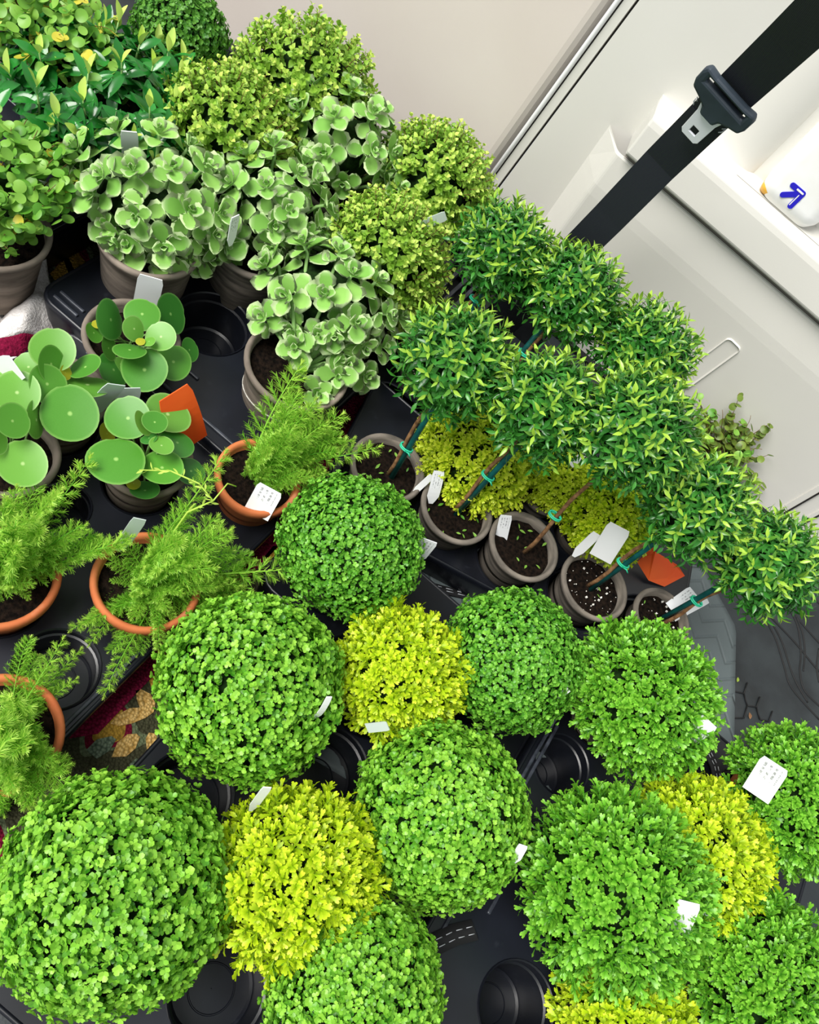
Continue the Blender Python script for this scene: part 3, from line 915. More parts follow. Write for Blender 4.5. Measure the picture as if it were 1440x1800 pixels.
def moss_plant(px, py, zc, rpx, label, kind, n=280, name='spikemoss', sq=.9, pot='dark_clay', pot_r=.056, pot_h=.115, elong=None, group='ball-shaped spikemoss plants'):
    sprigs, inner = {'gold': (GOLD_S, GOLD_IN), 'goldlift': (GOLDD_S, GOLDD_IN), 'green': (SELA_S, SELA_IN)}[kind]
    p, r = place_ball(px, py, zc, rpx)
    t = thing(name, label, 'plant', (p.x, p.y, .0165), 0, group)
    add_pot(t, pot_r, pot_h, pot)
    k = r / .1
    f = ob('inner_foliage', inner, t, Matrix.Translation((0, 0, zc - .0165)) @ Matrix.Rotation(random.uniform(0, 6), 4, 'Z') @ Matrix.Diagonal((k, k, k, 1)))
    f['kind'] = 'stuff'
    seed = random.uniform(0, 50)
    for d in dome_points(n, -.3):
        lump = 1 + .09 * noise.noise(d * 2.2 + Vector((seed, 0, 0))) + random.uniform(-.11, .07)
        q = Vector((d.x, d.y, d.z * sq)) * (r * .80 * lump) + Vector((0, 0, zc - .0165))
        dr = d + rand_dir() * .28 + Vector((0, 0, .35))
        ob('sprig', random.choice(sprigs), t, frame_mat(q, dr, None, random.uniform(.8, 1.12) * (.6 + .4 * k), random.uniform(0, 6)))
    return t, p, r


# ------------------------------------------------------------------ place the front balls
B1 = baby_plant(618, 958, .19, 130, 'tiny-leaved green ball plant beside the orange clay pot', BABY[2], sq=.95)
B2 = baby_plant(440, 1205, .19, 166, 'bright tiny-leaved ball plant next to the floral rug patch', BABY[1])
B3 = baby_plant(207, 1563, .185, 200, 'largest tiny-leaved ball plant in the lower left corner', BABY[0])
B4 = baby_plant(775, 1430, .19, 158, 'tiny-leaved ball plant between the two golden balls and green spikemoss', BABY[1])
B5 = baby_plant(898, 1158, .19, 128, 'dark tiny-leaved ball plant in front of the topiary pots', BABY[2], sq=1.0)
B6 = baby_plant(625, 1745, .185, 158, 'tiny-leaved ball plant cut by the bottom edge', BABY[0])
Y1 = moss_plant(703, 1185, .175, 112, 'golden spikemoss ball between three green tiny-leaved balls', 'gold', 270)
Y2 = moss_plant(520, 1540, .185, 145, 'brightest yellow spikemoss ball beside the largest green ball', 'gold', 290)
Y5 = moss_plant(1215, 1500, .17, 128, 'golden spikemoss ball tucked behind a large green spikemoss', 'gold', 280)
Y6 = moss_plant(1090, 1815, .15, 125, 'golden spikemoss peeking in at the bottom edge', 'gold', 240)
S1 = moss_plant(1125, 1228, .19, 130, 'green spikemoss ball just below the last two topiary pots', 'green', 290)
S2 = moss_plant(1078, 1562, .2, 165, 'largest green spikemoss ball in front of a golden one', 'green', 300)
S3 = moss_plant(1390, 1405, .18, 122, 'green spikemoss holding a white printed tag at the right edge', 'green', 270, pot='terra')
S4 = moss_plant(1335, 1712, .18, 132, 'green spikemoss in the lower right corner', 'green', 280)
Y3 = moss_plant(835, 805, .135, 108, 'golden spikemoss behind the second topiary pot from the left', 'goldlift', 280, pot_r=.05, pot_h=.10)
Y4 = moss_plant(1062, 908, .135, 84, 'golden spikemoss behind the topiary pot with perlite and a blank tag', 'gold', 260, pot_r=.05, pot_h=.10)
Y7 = moss_plant(975, 850, .13, 60, 'small olive spikemoss half hidden under the middle topiary ball', 'goldlift', 170, pot_r=.045, pot_h=.09)

# ------------------------------------------------------------------ myrtle topiaries
MYR_S = [sprig_mesh('myrtle_sprig', [MT['myrtle'], MT['myrtle']], 4, .025, .0205, .0062, 1.15, .45, 1.05, .7, tip_from=.55, pts=(0.05, .6, 1, .85, .5, 0), fold=.35, droop=.5) for _ in range(6)]
MYR_D = [sprig_mesh('myrtle_sprig', [MT['myrtle'], MT['myrtle']], 3, .022, .018, .006, 1.25, .6, 1.05, .8, tip_from=2, pts=(0.05, .6, 1, .85, .5, 0), fold=.35, droop=.5) for _ in range(3)]


def inner_myrtle():
    mb = MB()
    for d in dome_points(170, -.75):
        me = random.choice(MYR_D)
        m = frame_mat(d * .052, d + rand_dir() * .4, None, 1, random.uniform(0, 6))
        mb.add([m @ v.co for v in me.vertices], [tuple(p.vertices) for p in me.polygons], 0, 0)
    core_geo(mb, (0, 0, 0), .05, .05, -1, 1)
    return mb.mesh('myrtle_inner', [MT['myrtle'], MT['core']])


MYR_IN = inner_myrtle()


def perlite(t, r, z, n):
    mb = MB()
    for _ in range(n):
        a = random.uniform(0, 6.28); q = r * math.sqrt(random.random()); s = random.choice((.0006, .0008, .001, .0013, .0024))
        m = frame_mat((q * math.cos(a), q * math.sin(a), z + .002), rand_dir(), None, s)
        V = [(1, 0, 0), (-1, .1, 0), (0, 1, .1), (0, -1, 0), (0, .1, 1), (.1, 0, -1)]
        mb.add(xform(V, m), [(0, 2, 4), (2, 1, 4), (1, 3, 4), (3, 0, 4), (2, 0, 5), (1, 2, 5), (3, 1, 5), (0, 3, 5)])
    o = ob('perlite', mb.mesh('perlite', [MT['perlite']], smooth=False, tip=False), t); o['kind'] = 'stuff'


LITTER = mesh_np('fallen_leaf', *leaf_geo(.011, .004, .2, .3), [MT['vine']])


def topiary(pot_px, ball_px, label, rball=.063, n=190, rz_rim=.128, pr=.059, perl=0, litter=8, stake_side=1, visible_pot=True, ball_z=None, lean=True, litter_leaf=True, stake_w=.0042, tie_at=.32, show_stake=True):
    rim = at(*pot_px, rz_rim)
    base = Vector((rim.x, rim.y, .0165))
    t = thing('topiary', label, 'plant', base, 0, 'myrtle ball topiaries')
    h = rz_rim - .0165
    add_pot(t, pr, h, 'dark_clay', soil_drop=.016)
    if ball_z is None:
        b = aty(*ball_px, rim.y + .02)
    else:
        b = at(*ball_px, ball_z)
    c = b - base
    s0 = Vector((random.uniform(-.008, .008), random.uniform(-.006, .006), h - .022))
    pts = [s0.lerp(c, k / 8) + Vector((.0022 * math.sin(k * 1.3), .002 * math.cos(k * 1.7), 0)) for k in range(9)]
    mb = MB(); mb.tube(pts, [.0036, .0034, .003, .003, .003, .0028, .0026, .0024, .002], 8); ob('stem', mb.mesh('topiary_stem', [MT['twig']]), t)
    ax = (c - s0).normalized(); side = ax.cross(Vector((0, 1, .3))).normalized() * stake_side
    so = side * .0075
    if show_stake:
        mb = MB(); mb.tube([s0 + so - ax * .01, c + so * .8], stake_w, 8); ob('stake', mb.mesh('stake', [MT['stake']]), t)
    tp = s0.lerp(c, tie_at)
    ring = []
    for k in range(15):
        a = k / 14 * 2 * PI * 1.0
        ring.append(tp + so * .5 + side * math.cos(a) * .0098 + side.cross(ax) * math.sin(a) * .0058)
    mb = MB(); mb.tube(ring, .0014, 6); mb.tube([q + ax * .003 for q in ring], .0013, 6)
    kn = ring[3]; mb.tube([kn, kn + Vector((.006, -.004, .006)), kn + Vector((.011, -.004, .002))], .0011, 5)
    ob('tie', mb.mesh('tie', [MT['tie']]), t)
    k = rball / .073
    f = ob('inner_foliage', MYR_IN, t, Matrix.Translation(c) @ Matrix.Rotation(random.uniform(0, 6), 4, 'Z') @ Matrix.Diagonal((k, k, k * .95, 1))); f['kind'] = 'stuff'
    seed = random.uniform(0, 60)
    for d in dome_points(n, -.8):
        lump = 1 + .10 * noise.noise(d * 2.0 + Vector((seed, 0, 0))) + random.uniform(-.05, .06)
        q = c + Vector((d.x, d.y, d.z * .92)) * (rball * .80 * lump)
        dr = d + rand_dir() * .33 + Vector((0, 0, .3))
        young = d.z > random.uniform(-.5, .6)
        ob('sprig', random.choice(MYR_S if young else MYR_D), t, frame_mat(q, dr, None, random.uniform(.85, 1.2), random.uniform(0, 6)))
    if perl: perlite(t, pr * .78, h - .016, perl)
    for _ in range(litter):
        a = random.uniform(0, 6.28); q = pr * .72 * math.sqrt(random.random())
        ob('fallen_leaf', LITTER, t, frame_mat((q * math.cos(a), q * math.sin(a), h - .0115), Vector((random.uniform(-.3, .3), random.uniform(-.3, .3), 1)), None, random.uniform(.6, 1.1), random.uniform(0, 6)))
    return t, base


TP1 = topiary((684, 820), (797, 640), 'myrtle ball topiary in the leftmost of the front pot row', litter=12, tie_at=.30, stake_side=-1)
TP2 = topiary((806, 893), (955, 722), 'myrtle ball topiary in the second front pot, two white tags beside it', litter=10, tie_at=.42, stake_side=-1)
TP3 = topiary((924, 958), (1118, 762), 'myrtle ball topiary with bare brown stem in the middle front pot', litter=9, tie_at=.35, rball=.067, n=210, show_stake=False)
TP4 = topiary((1048, 1028), (1222, 893), 'myrtle ball topiary in perlite-speckled pot with a blank white tag', litter=2, perl=55, tie_at=.36, stake_side=-1)
TP5 = topiary((1166, 1086), (1348, 992), 'myrtle ball topiary leaning over the floor at the row end', litter=2, perl=34, rball=.064, n=190, pr=.052, tie_at=.40, stake_side=1)
TF = topiary((768, 632), (884, 446), 'rear myrtle ball topiary nearest the floor vent', ball_z=.33, tie_at=.62, stake_side=-1, litter=0)
TG = topiary((868, 705), (1005, 522), 'rear myrtle ball topiary crossing the lower seat belt', ball_z=.34, tie_at=.5, litter=0)
TH = topiary((990, 790), (1130, 622), 'rear myrtle ball topiary beside the recessed wall grip', ball_z=.34, tie_at=.5, litter=0)

# ------------------------------------------------------------------ asparagus ferns
def frond_mesh(name, L, nb=22, width=.028, seed=0, arch=.6, tipf=.75, needle=.0088):
    r_ = random.Random(seed)
    mb = MB()
    pts = []
    for i in range(13):
        t = i / 12
        pts.append(Vector((math.sin(t * 3 + seed) * .004, L * (t * math.cos(arch * t * .8)), L * (.45 * t - arch * .62 * t * t))))
    mb.tube(pts, [.0011 * (1 - .7 * i / 12) for i in range(13)], 4, 1, 0)

    def needles(p, q, n, ln, tp):
        d = (q - p).normalized(); a = d.orthogonal().normalized(); b = d.cross(a)
        for k in range(n):
            t = (k + .5) / n; c = p.lerp(q, t)
            for w in range(4):
                an = r_.uniform(0, 6.28)
                o = (a * math.cos(an) + b * math.sin(an)) * .85 + d * .75; o.normalize()
                s = o.cross(d).normalized() * .0005
                l2 = ln * r_.uniform(.6, 1.1) * (1 - .4 * t)
                mb.add([c - s, c + s, c + o * l2 + s * .3, c + o * l2 - s * .3], [(0, 1, 2, 3)], 0, tp * r_.uniform(.3, 1))
    for i in range(nb):
        t = .12 + .86 * i / nb; j = t * 12; k = int(j); p = pts[k].lerp(pts[min(k + 1, 12)], j - k)
        d = (pts[min(k + 1, 12)] - pts[k]).normalized()
        side = (1 if i % 2 else -1)
        o = d.cross(Vector((0, 0, 1))).normalized() * side
        e = p + (o * .9 + d * .75 + Vector((0, 0, r_.uniform(-.2, .35)))).normalized() * width * (1.05 - .75 * t) * r_.uniform(.7, 1.15)
        mb.tube([p, e], .0004, 3, 0, 0, cap=False)
        needles(p, e, 10, needle * 1.1, tipf * t)
    needles(pts[1], pts[-1], 34, needle * 1.05, tipf)
    q = pts[-1] + (pts[-1] - pts[-2]) * .6; needles(pts[-1], q, 6, needle * .7, 1.0)
    return mb.mesh(name, [MT['fern'], MT['fern']])


FRONDS = [frond_mesh('fern_frond', .13, 22, .030, 1, .7), frond_mesh('fern_frond', .11, 20, .030, 2, .5, .7), frond_mesh('fern_frond', .15, 26, .028, 3, .8, .4), frond_mesh('fern_frond', .09, 18, .026, 4, .4, .8), frond_mesh('fern_frond', .12, 20, .022, 5, .3, .9)]


def fern(px, py, label, r=.064, fronds=(), h=.115):
    rim = at(px, py, h + .0165); base = Vector((rim.x, rim.y, .0165))
    t = thing('asparagus_fern', label, 'plant', base, 0, 'asparagus ferns in orange clay pots')
    add_pot(t, r, h, 'terra', soil_drop=.016)
    fronds = list(fronds) + [(a + random.uniform(-55, 45), b + random.uniform(-45, 60), max(.09, z + random.uniform(-.06, .0)), k + 2) for a, b, z, k in fronds]
    for (tx, ty, tz, k) in fronds:
        # each frond leans from the crown toward the place its tip reaches
        tgt = at(tx, ty, tz) - base
        cr = Vector((tgt.x * .12 + random.uniform(-.012, .012), tgt.y * .12 + random.uniform(-.012, .012), h - .018))
        d = tgt - cr
        me = FRONDS[k % 5]; L = (.13, .11, .15, .09, .12)[k % 5]
        flat = Vector((d.x, d.y, 0)); el = math.atan2(d.z, flat.length + 1e-6)
        y = Vector(d).normalized()
        z = Vector((0, 0, 1)); z = (z - y * z.dot(y))
        if z.length < .05: z = Vector((0, -1, 0)) - y * (-y.y)
        ob('frond', me, t, frame_mat(cr, z, y, d.length / (L * .93)) @ Matrix.Rotation(random.uniform(-.5, .5), 4, 'Y') @ Matrix.Rotation(.05, 4, 'X'))
    return t, base


def fan(cx, cy, n, rx, ry, z0, z1, seed):
    r_ = random.Random(seed); out = []
    for i in range(n):
        a = 2 * PI * i / n + r_.uniform(-.3, .3); q = r_.uniform(.55, 1.0)
        out.append((cx + rx * q * math.cos(a), cy + ry * q * math.sin(a), r_.uniform(z0, z1), r_.randrange(5)))
    return out


FA1 = fern(456, 836, 'asparagus fern in the orange clay pot with a printed tag', .060,
           [(560, 720, .20, 2), (590, 740, .2, 0), (610, 790, .18, 2), (500, 705, .19, 1), (475, 760, .16, 3), (420, 820, .15, 3), (545, 800, .17, 4), (580, 830, .15, 0), (530, 690, .2, 1), (615, 760, .17, 2), (480, 815, .16, 3), (520, 760, .21, 0), (440, 790, .15, 4), (560, 770, .2, 1), (640, 780, .15, 4), (570, 850, .12, 1), (500, 800, .19, 3), (455, 850, .14, 3), (535, 740, .23, 1)])
FA2 = fern(260, 1020, 'asparagus fern sprawling over a full orange clay pot beside an empty tray pocket', .066,
           [(400, 900, .2, 0), (430, 960, .17, 2), (455, 1000, .14, 2), (350, 870, .2, 2), (300, 960, .2, 3), (220, 990, .18, 4), (330, 1050, .17, 0), (290, 1090, .15, 1), (380, 1030, .15, 1), (270, 1130, .13, 2), (360, 960, .22, 3), (410, 1020, .15, 0), (190, 1080, .12, 2), (150, 1130, .10, 4), (180, 1160, .09, 2), (420, 930, .2, 1), (300, 1030, .19, 3), (250, 940, .18, 4), (340, 1000, .21, 0), (330, 900, .17, 2), (240, 1060, .17, 1), (385, 980, .2, 3), (310, 1100, .12, 0), (215, 1040, .16, 3), (200, 1130, .09, 0), (240, 1170, .09, 2), (455, 1045, .1, 2), (420, 1085, .09, 0), (350, 1105, .1, 1), (230, 1100, .13, 3), (300, 1060, .15, 3), (470, 980, .13, 2)])
# the long pale shoot with sparse bracts that arches over the pilea
SH = [(270, 985, .14), (330, 900, .22), (375, 880, .25), (350, 850, .26), (300, 828, .26), (245, 826, .25)]
P_ = [at(*q) - FA2[1] for q in SH]
mb = MB(); mb.tube(P_, [.0014, .0013, .0012, .0011, .001, .0006], 6, 0, .9)
for i in range(len(P_) - 1):
    for k in range(7):
        c = P_[i].lerp(P_[i + 1], k / 7); o = (rand_dir() + (P_[i + 1] - P_[i]).normalized() * .8).normalized() * (.010 if i > 1 else .012)
        V, F = leaf_geo(o.length, .0028, .2, .2); m = frame_mat(c, o.cross(rand_dir()), o)
        if i > 0: mb.add(xform(V, m), F, 0, .9)
mb.tube([P_[2], at(400, 850, .24) - FA2[1], at(415, 855, .23) - FA2[1]], .0009, 5, 0, .9)
ob('pale_shoot', mb.mesh('pale_shoot', [MT['fern']]), FA2[0])
FA3 = fern(-4, 1006, 'asparagus fern cut by the left edge in an orange clay pot', .068,
           [(120, 850, .2, 2), (40, 840, .21, 0), (170, 920, .2, 0), (190, 930, .18, 2), (90, 980, .18, 1), (20, 900, .22, 3), (60, 930, .22, 3), (0, 950, .22, 1), (130, 960, .18, 0), (30, 1060, .16, 4), (-20, 900, .2, 0), (90, 900, .22, 1), (10, 1000, .2, 3), (150, 890, .2, 4), (60, 1010, .19, 3), (-30, 1010, .2, 1), (100, 940, .2, 0), (40, 880, .24, 1), (110, 1000, .15, 2), (55, 1060, .14, 0), (210, 945, .16, 2)])
FA4 = fern(-4, 1290, 'bright asparagus fern spilling from the lowest orange clay pot at left', .066,
           [(20, 1230, .2, 1), (70, 1290, .2, 3), (110, 1350, .19, 0), (60, 1360, .22, 1), (20, 1330, .22, 3), (30, 1400, .2, 0), (80, 1400, .19, 4), (0, 1280, .22, 3), (120, 1380, .16, 1), (10, 1450, .17, 2), (50, 1440, .17, 0), (-20, 1360, .22, 1), (90, 1330, .21, 3), (70, 1240, .13, 2), (130, 1190, .11, 2), (100, 1160, .12, 0), (60, 1100, .13, 2), (40, 1380, .23, 3), (140, 1350, .15, 0), (125, 1215, .10, 4)])

# ------------------------------------------------------------------ pilea (round coin leaves, placed one by one)
def disc_leaf(name, mat, tilt_cup=.12, seed=0):
    n = 28; V = [(0, 0, 0)]; F = []; T = [.95]
    rings = [.05, .1, .6, .9, 1.0]
    for ri, q in enumerate(rings):
        for j in range(n):
            a = 2 * PI * j / n
            wv = 1 + .02 * math.sin(a * 3 + seed) - (.06 if ri == 4 and abs(a - PI * 1.5) < .2 else 0)
            z = tilt_cup * (q * q * .5) * (1 if seed % 2 else -1) + .03 * math.sin(2 * a + seed) * q * q
            V.append((q * wv * math.cos(a), q * wv * math.sin(a) * 1.04, z)); T.append(.8 if ri == 0 else (.05 if ri < 4 else .45))
    F += [(0, 1 + j, 1 + (j + 1) % n) for j in range(n)]
    for i in range(len(rings) - 1):
        for j in range(n): F.append((1 + i * n + j, 1 + (i + 1) * n + j, 1 + (i + 1) * n + (j + 1) % n, 1 + i * n + (j + 1) % n))
    return mesh_np(name, V, F, [mat], None, T)


MT['pilea_dark'] = leaf_mat('round_pilea_leaf_dark', srgb('236a20'), srgb('3a842c'), tip=srgb('8fc06a'), rough=.3, trans=.15, speckle=srgb('4d973a'))
MT['pilea_pale'] = leaf_mat('round_pilea_leaf_pale', srgb('4d8e22'), srgb('69aa32'), tip=srgb('b9d88a'), rough=.35, trans=.15, speckle=srgb('84c05e'))
MT['pilea_yel'] = leaf_mat('round_pilea_leaf_yellow', srgb('a3a71e'), srgb('bdb82e'), tip=srgb('cfc95a'), rough=.4, trans=.2)
DISC = {k: [disc_leaf('round_leaf', MT[m], .14, s) for s in (1, 2, 3)] for k, m in (('m', 'pilea'), ('d', 'pilea_dark'), ('p', 'pilea_pale'), ('y', 'pilea_yel'))}


def pilea(px, py, label, leaves, r=.060, h=.125, pot='grey_clay'):
    """leaves: (px, py, half width, half height, angle of the long axis in the photo, tint, height)."""
    rim = at(px, py, h + .0165); base = Vector((rim.x, rim.y, .0165))
    t = thing('pilea', label, 'plant', base, 0, 'round-leaved pileas in grey pots')
    add_pot(t, r, h, pot, soil_drop=.02)
    crown = Vector((0, 0, h - .015))
    for i, (lx, ly, a, b, ang, tint, z) in enumerate(leaves):
        p = at(lx, ly, z); d = (p - CAM).dot(V_FW); R_ = max(a, b) * .52 / FPX * d
        view = (CAM - p).normalized()
        ratio = min(1, min(a, b) / max(a, b))
        ang = math.radians(ang)
        # long axis seen in the photo, then the disc tips about it so that it appears as narrow as it does
        ix = ex * math.cos(ang) - ey * math.sin(ang)
        ix = (ix - view * ix.dot(view)).normalized()
        iy = view.cross(ix)
        tl = math.acos(max(.12, ratio))
        n1 = view * math.cos(tl) + iy * math.sin(tl); n2 = view * math.cos(tl) - iy * math.sin(tl)
        nn = n1 if n1.z > n2.z else n2
        o = ob('leaf', random.choice(DISC[tint]), t, frame_mat(p - base, nn, ix.cross(nn), R_, random.uniform(-.4, .4)))
        # petiole from the crown to the middle of the leaf
        c = p - base - nn * .0012
        mid = crown.lerp(c, .5) + Vector((0, 0, -.006)) + Vector((c.x, c.y, 0)) * .12
        mb = MB(); mb.tube([crown + Vector((random.uniform(-.008, .008), random.uniform(-.008, .008), -.01)), mid, c - nn * .004, c], .0013, 5); ob('petiole', mb.mesh('petiole', [MT['gstem']]), t)
    return t, base


PL1 = pilea(233, 590, 'round-leaved pilea with white tag behind, in front of large grey pot',
            [(195, 562, 40, 70, 80, 'd', .19), (250, 552, 60, 52, 10, 'm', .20), (300, 552, 42, 70, 75, 'd', .17), (283, 592, 52, 46, -25, 'p', .21), (236, 578, 34, 44, 80, 'p', .22),
             (228, 615, 56, 24, 5, 'm', .21), (254, 650, 77, 72, 0, 'm', .19), (305, 636, 62, 58, 30, 'm', .17), (333, 615, 26, 42, 75, 'd', .155), (191, 612, 22, 44, 80, 'm', .17), (165, 585, 24, 36, 60, 'm', .16),
             (172, 570, 20, 14, 0, 'y', .165), (200, 650, 40, 62, 60, 'd', .155), (247, 600, 16, 12, 0, 'y', .215), (262, 600, 22, 14, -20, 'p', .215), (212, 640, 18, 26, 60, 'p', .15)], r=.066, pot='grey_clay')
PL2 = pilea(105, 690, 'round-leaved pilea beside the white towel with one large flat round leaf',
            [(93, 615, 70, 75, 0, 'p', .21), (90, 640, 42, 64, 85, 'm', .215), (50, 645, 52, 44, -25, 'p', .19), (83, 675, 58, 68, 70, 'm', .21), (150, 645, 58, 30, -32, 'm', .2), (154, 676, 80, 34, 4, 'p', .19),
             (123, 727, 93, 94, 0, 'm', .2), (115, 655, 18, 26, 80, 'y', .2)])
PL3 = pilea(14, 795, 'round-leaved pilea cut by the left edge under a blank tag',
            [(30, 690, 72, 76, 0, 'p', .215), (22, 740, 52, 62, 70, 'm', .225), (64, 738, 26, 66, 85, 'p', .2), (40, 815, 80, 78, 0, 'p', .19), (-12, 680, 60, 50, 0, 'p', .2), (-8, 775, 36, 50, 80, 'p', .21), (-25, 740, 60, 66, 0, 'm', .2)])
PL4 = pilea(258, 800, 'round-leaved pilea beside the orange card',
            [(225, 735, 76, 70, -20, 'm', .20), (295, 728, 80, 58, 35, 'p', .18), (272, 742, 44, 36, 20, 'm', .22), (250, 745, 20, 46, 65, 'p', .215), (204, 807, 97, 76, 0, 'm', .2), (312, 778, 62, 40, 28, 'd', .18), (284, 783, 42, 30, 15, 'p', .215),
             (285, 822, 72, 56, 0, 'm', .19), (336, 828, 42, 50, 40, 'd', .155), (262, 770, 30, 16, -20, 'd', .21), (188, 762, 24, 40, 80, 'y', .165), (255, 862, 50, 30, 0, 'd', .15), (235, 850, 24, 18, 0, 'y', .15)])

# ------------------------------------------------------------------ fuzzy succulents (plectranthus-like rosettes)
def succ_leaf(name, seed=0, cup=.25):
    """Thick oval leaf, unit length along +Y, with a pale scalloped margin."""
    prof = [0.10, .16, .40, .66, .84, .92, .88, .66, .22]
    k = len(prof); V = []; F = []; T = []
    r_ = random.Random(seed)
    for i, w in enumerate(prof):
        t = i / (k - 1); y = t
        zc = -.10 * t * t + .03 * math.sin(seed + t * 3)
        for s in (-1, -.72, 0, .72, 1):
            sc = (1 + .05 * (-1) ** i) if abs(s) == 1 else 1
            x = s * w * .5 * sc
            z = zc + cup * abs(x) ** 1.6 * .9
            V.append((x, y, z)); T.append(1.0 if abs(s) == 1 or i >= k - 1 else (.25 if i == k - 2 else .05))
    for i in range(k - 1):
        for s in range(4): a = i * 5 + s; F.append((a, a + 1, a + 6, a + 5))
    top = len(V)
    # underside
    for i, w in enumerate(prof):
        t = i / (k - 1); zc = -.10 * t * t + .03 * math.sin(seed + t * 3)
        V.append((0, t, zc - .05 * math.sin(PI * min(1, t * .9 + .05)))); T.append(.2)
    for i in range(k - 1):
        F.append((top + i, i * 5, (i + 1) * 5, top + i + 1)); F.append((i * 5 + 4, top + i, top + i + 1, (i + 1) * 5 + 4))
    return mesh_np(name, V, F, [MT['succ']], None, T)


SLEAF = [succ_leaf('fuzzy_leaf', s, c) for s, c in ((0, .5), (1, .6), (2, .4), (3, .7))]
SCEN = [succ_leaf('fuzzy_leaf', s, c) for s, c in ((4, .9), (5, 1.1))]


def rosette(t, p, d, crown, size):
    mb = MB(); mid = crown.lerp(p, .55) + Vector((0, 0, .012)); mb.tube([crown, mid, p - d * .012, p], [.0035, .003, .0027, .0025], 6)
    st = ob('stem', mb.mesh('succulent_stem', [MT['gstem']]), t)
    a0 = random.uniform(0, 6.28)
    base = frame_mat(p, d)
    for ring, (tilt, ln, dz) in enumerate(((1.75, 1.0, -.018), (1.32, 1.02, -.007), (1.0, .92, -.001), (.68, .66, .003), (.3, .36, .006))):
        if ring == 0 and random.random() < .25: continue
        for k in range(2):
            a = a0 + ring * PI / 2 + k * PI + random.uniform(-.2, .2)
            s = size * ln * random.uniform(.85, 1.12)
            m = base @ Matrix.Translation((0, 0, dz)) @ Matrix.Rotation(a, 4, 'Z') @ Matrix.Rotation(PI / 2 - tilt + random.uniform(-.15, .15), 4, 'X') @ Matrix.Diagonal((s, s, s, 1))
            ob('leaf', random.choice(SLEAF if ring < 3 else SCEN), st, m)


def succulent(px, py, h, r, label, cpx, cpy, cz, rx, ry, rz, n, extra=(), pot='grey_clay', size=.033, zmin=-.55):
    rim = at(px, py, h + .0165); base = Vector((rim.x, rim.y, .0165))
    t = thing('fuzzy_succulent', label, 'plant', base, 0, 'fuzzy-leaved succulents in tall grey pots')
    add_pot(t, r, h, pot, soil_drop=.018)
    c = at(cpx, cpy, cz) - base
    crown = Vector((0, 0, h - .02))
    for d in dome_points(n, zmin):
        q = c + Vector((d.x * rx, d.y * ry, d.z * rz)) * random.uniform(.9, 1.06)
        dr = (d + Vector((0, -.15, .45)) + rand_dir() * .22).normalized()
        rosette(t, q, dr, crown, size * random.uniform(.85, 1.12))
    for (ex_, ey_, ez_) in extra:
        q = at(ex_, ey_, ez_) - base
        dr = (Vector((q.x - c.x, q.y - c.y, .05)).normalized() + Vector((0, -.3, .8))).normalized()
        rosette(t, q, dr, crown, size * random.uniform(.9, 1.1))
    # solid dark core, painted shade behind the stems
    mb = MB(); core_geo(mb, c - Vector((0, 0, .012)), min(rx, ry) * .8, rz * .75, -.9, 0)
    ob('shade_core', mb.mesh('shade_core', [MT['core']]), t)
    return t, base


K1 = succulent(265, 415, .16, .075, 'fuzzy grey-green succulent in the tall grey pot behind a pilea', 272, 335, .225, .11, .09, .065, 27,
               [(225, 430, .19), (125, 320, .2), (330, 455, .17), (400, 440, .18), (250, 255, .24), (130, 275, .22), (275, 445, .18), (365, 455, .17), (190, 395, .2), (300, 410, .2), (350, 420, .2)])
K4 = succulent(525, 640, .155, .078, 'fuzzy grey-green succulent leaning out of the pot with a white streak', 580, 520, .215, .09, .09, .06, 22,
               [(465, 560, .2), (560, 690, .17), (470, 470, .22), (670, 610, .17), (640, 660, .16), (700, 560, .19), (610, 640, .19), (520, 610, .2), (560, 590, .22), (590, 660, .18)])
def streak_pt(a):
    z = .075 + .026 * math.sin((a - 3.3) * .9); r = .0577 + .0108 * z / .1147
    return (r * math.cos(a), r * math.sin(a), z)


mb = MB(); mb.tube([streak_pt(3.3 + k * .12) for k in range(18)], .0014, 5)
MT['salt'] = noise_mat('white_salt_streak', srgb('9a958c'), srgb('d9d6cf'), scale=120, rough=.9)
ob('salt_streak', mb.mesh('salt_streak', [MT['salt']]), K4[0])
K3 = succulent(452, 425, .16, .070, 'fuzzy succulent in the middle between two others, tag at its left', 480, 350, .235, .08, .075, .065, 22,
               [(440, 300, .25), (560, 400, .23), (400, 410, .22)], pot='dark_clay')
K2 = succulent(600, 330, .16, .068, 'fuzzy succulent at the back among the yellow-green herbs', 600, 240, .26, .095, .075, .065, 22,
               [(520, 180, .29), (560, 170, .29), (690, 300, .25), (700, 330, .25), (640, 200, .28)], pot='dark_clay')

# ------------------------------------------------------------------ yellow-green herbs
THY_S = [sprig_mesh('herb_sprig', [MT['thyme'], MT['wire']], 4, .024, .0125, .0095, 1.2, .5, 1.0, .65, tip_from=.3, pts=(.1, .75, 1, .85, .5, 0), fold=.3, droop=.5) for _ in range(5)]


def inner_thyme():
    mb = MB()
    for d in dome_points(180, -.5):
        me = random.choice(THY_S); m = frame_mat(Vector((d.x, d.y, d.z * .85)) * .078, d + rand_dir() * .4 + Vector((0, 0, .2)), None, 1, random.uniform(0, 6))
        mb.add([m @ v.co for v in me.vertices], [tuple(p.vertices) for p in me.polygons], 0, 0)
    core_geo(mb, (0, 0, 0), .07, .06, -1, 1)
    return mb.mesh('herb_inner', [MT['thyme'], MT['core']])


THY_IN = inner_thyme()


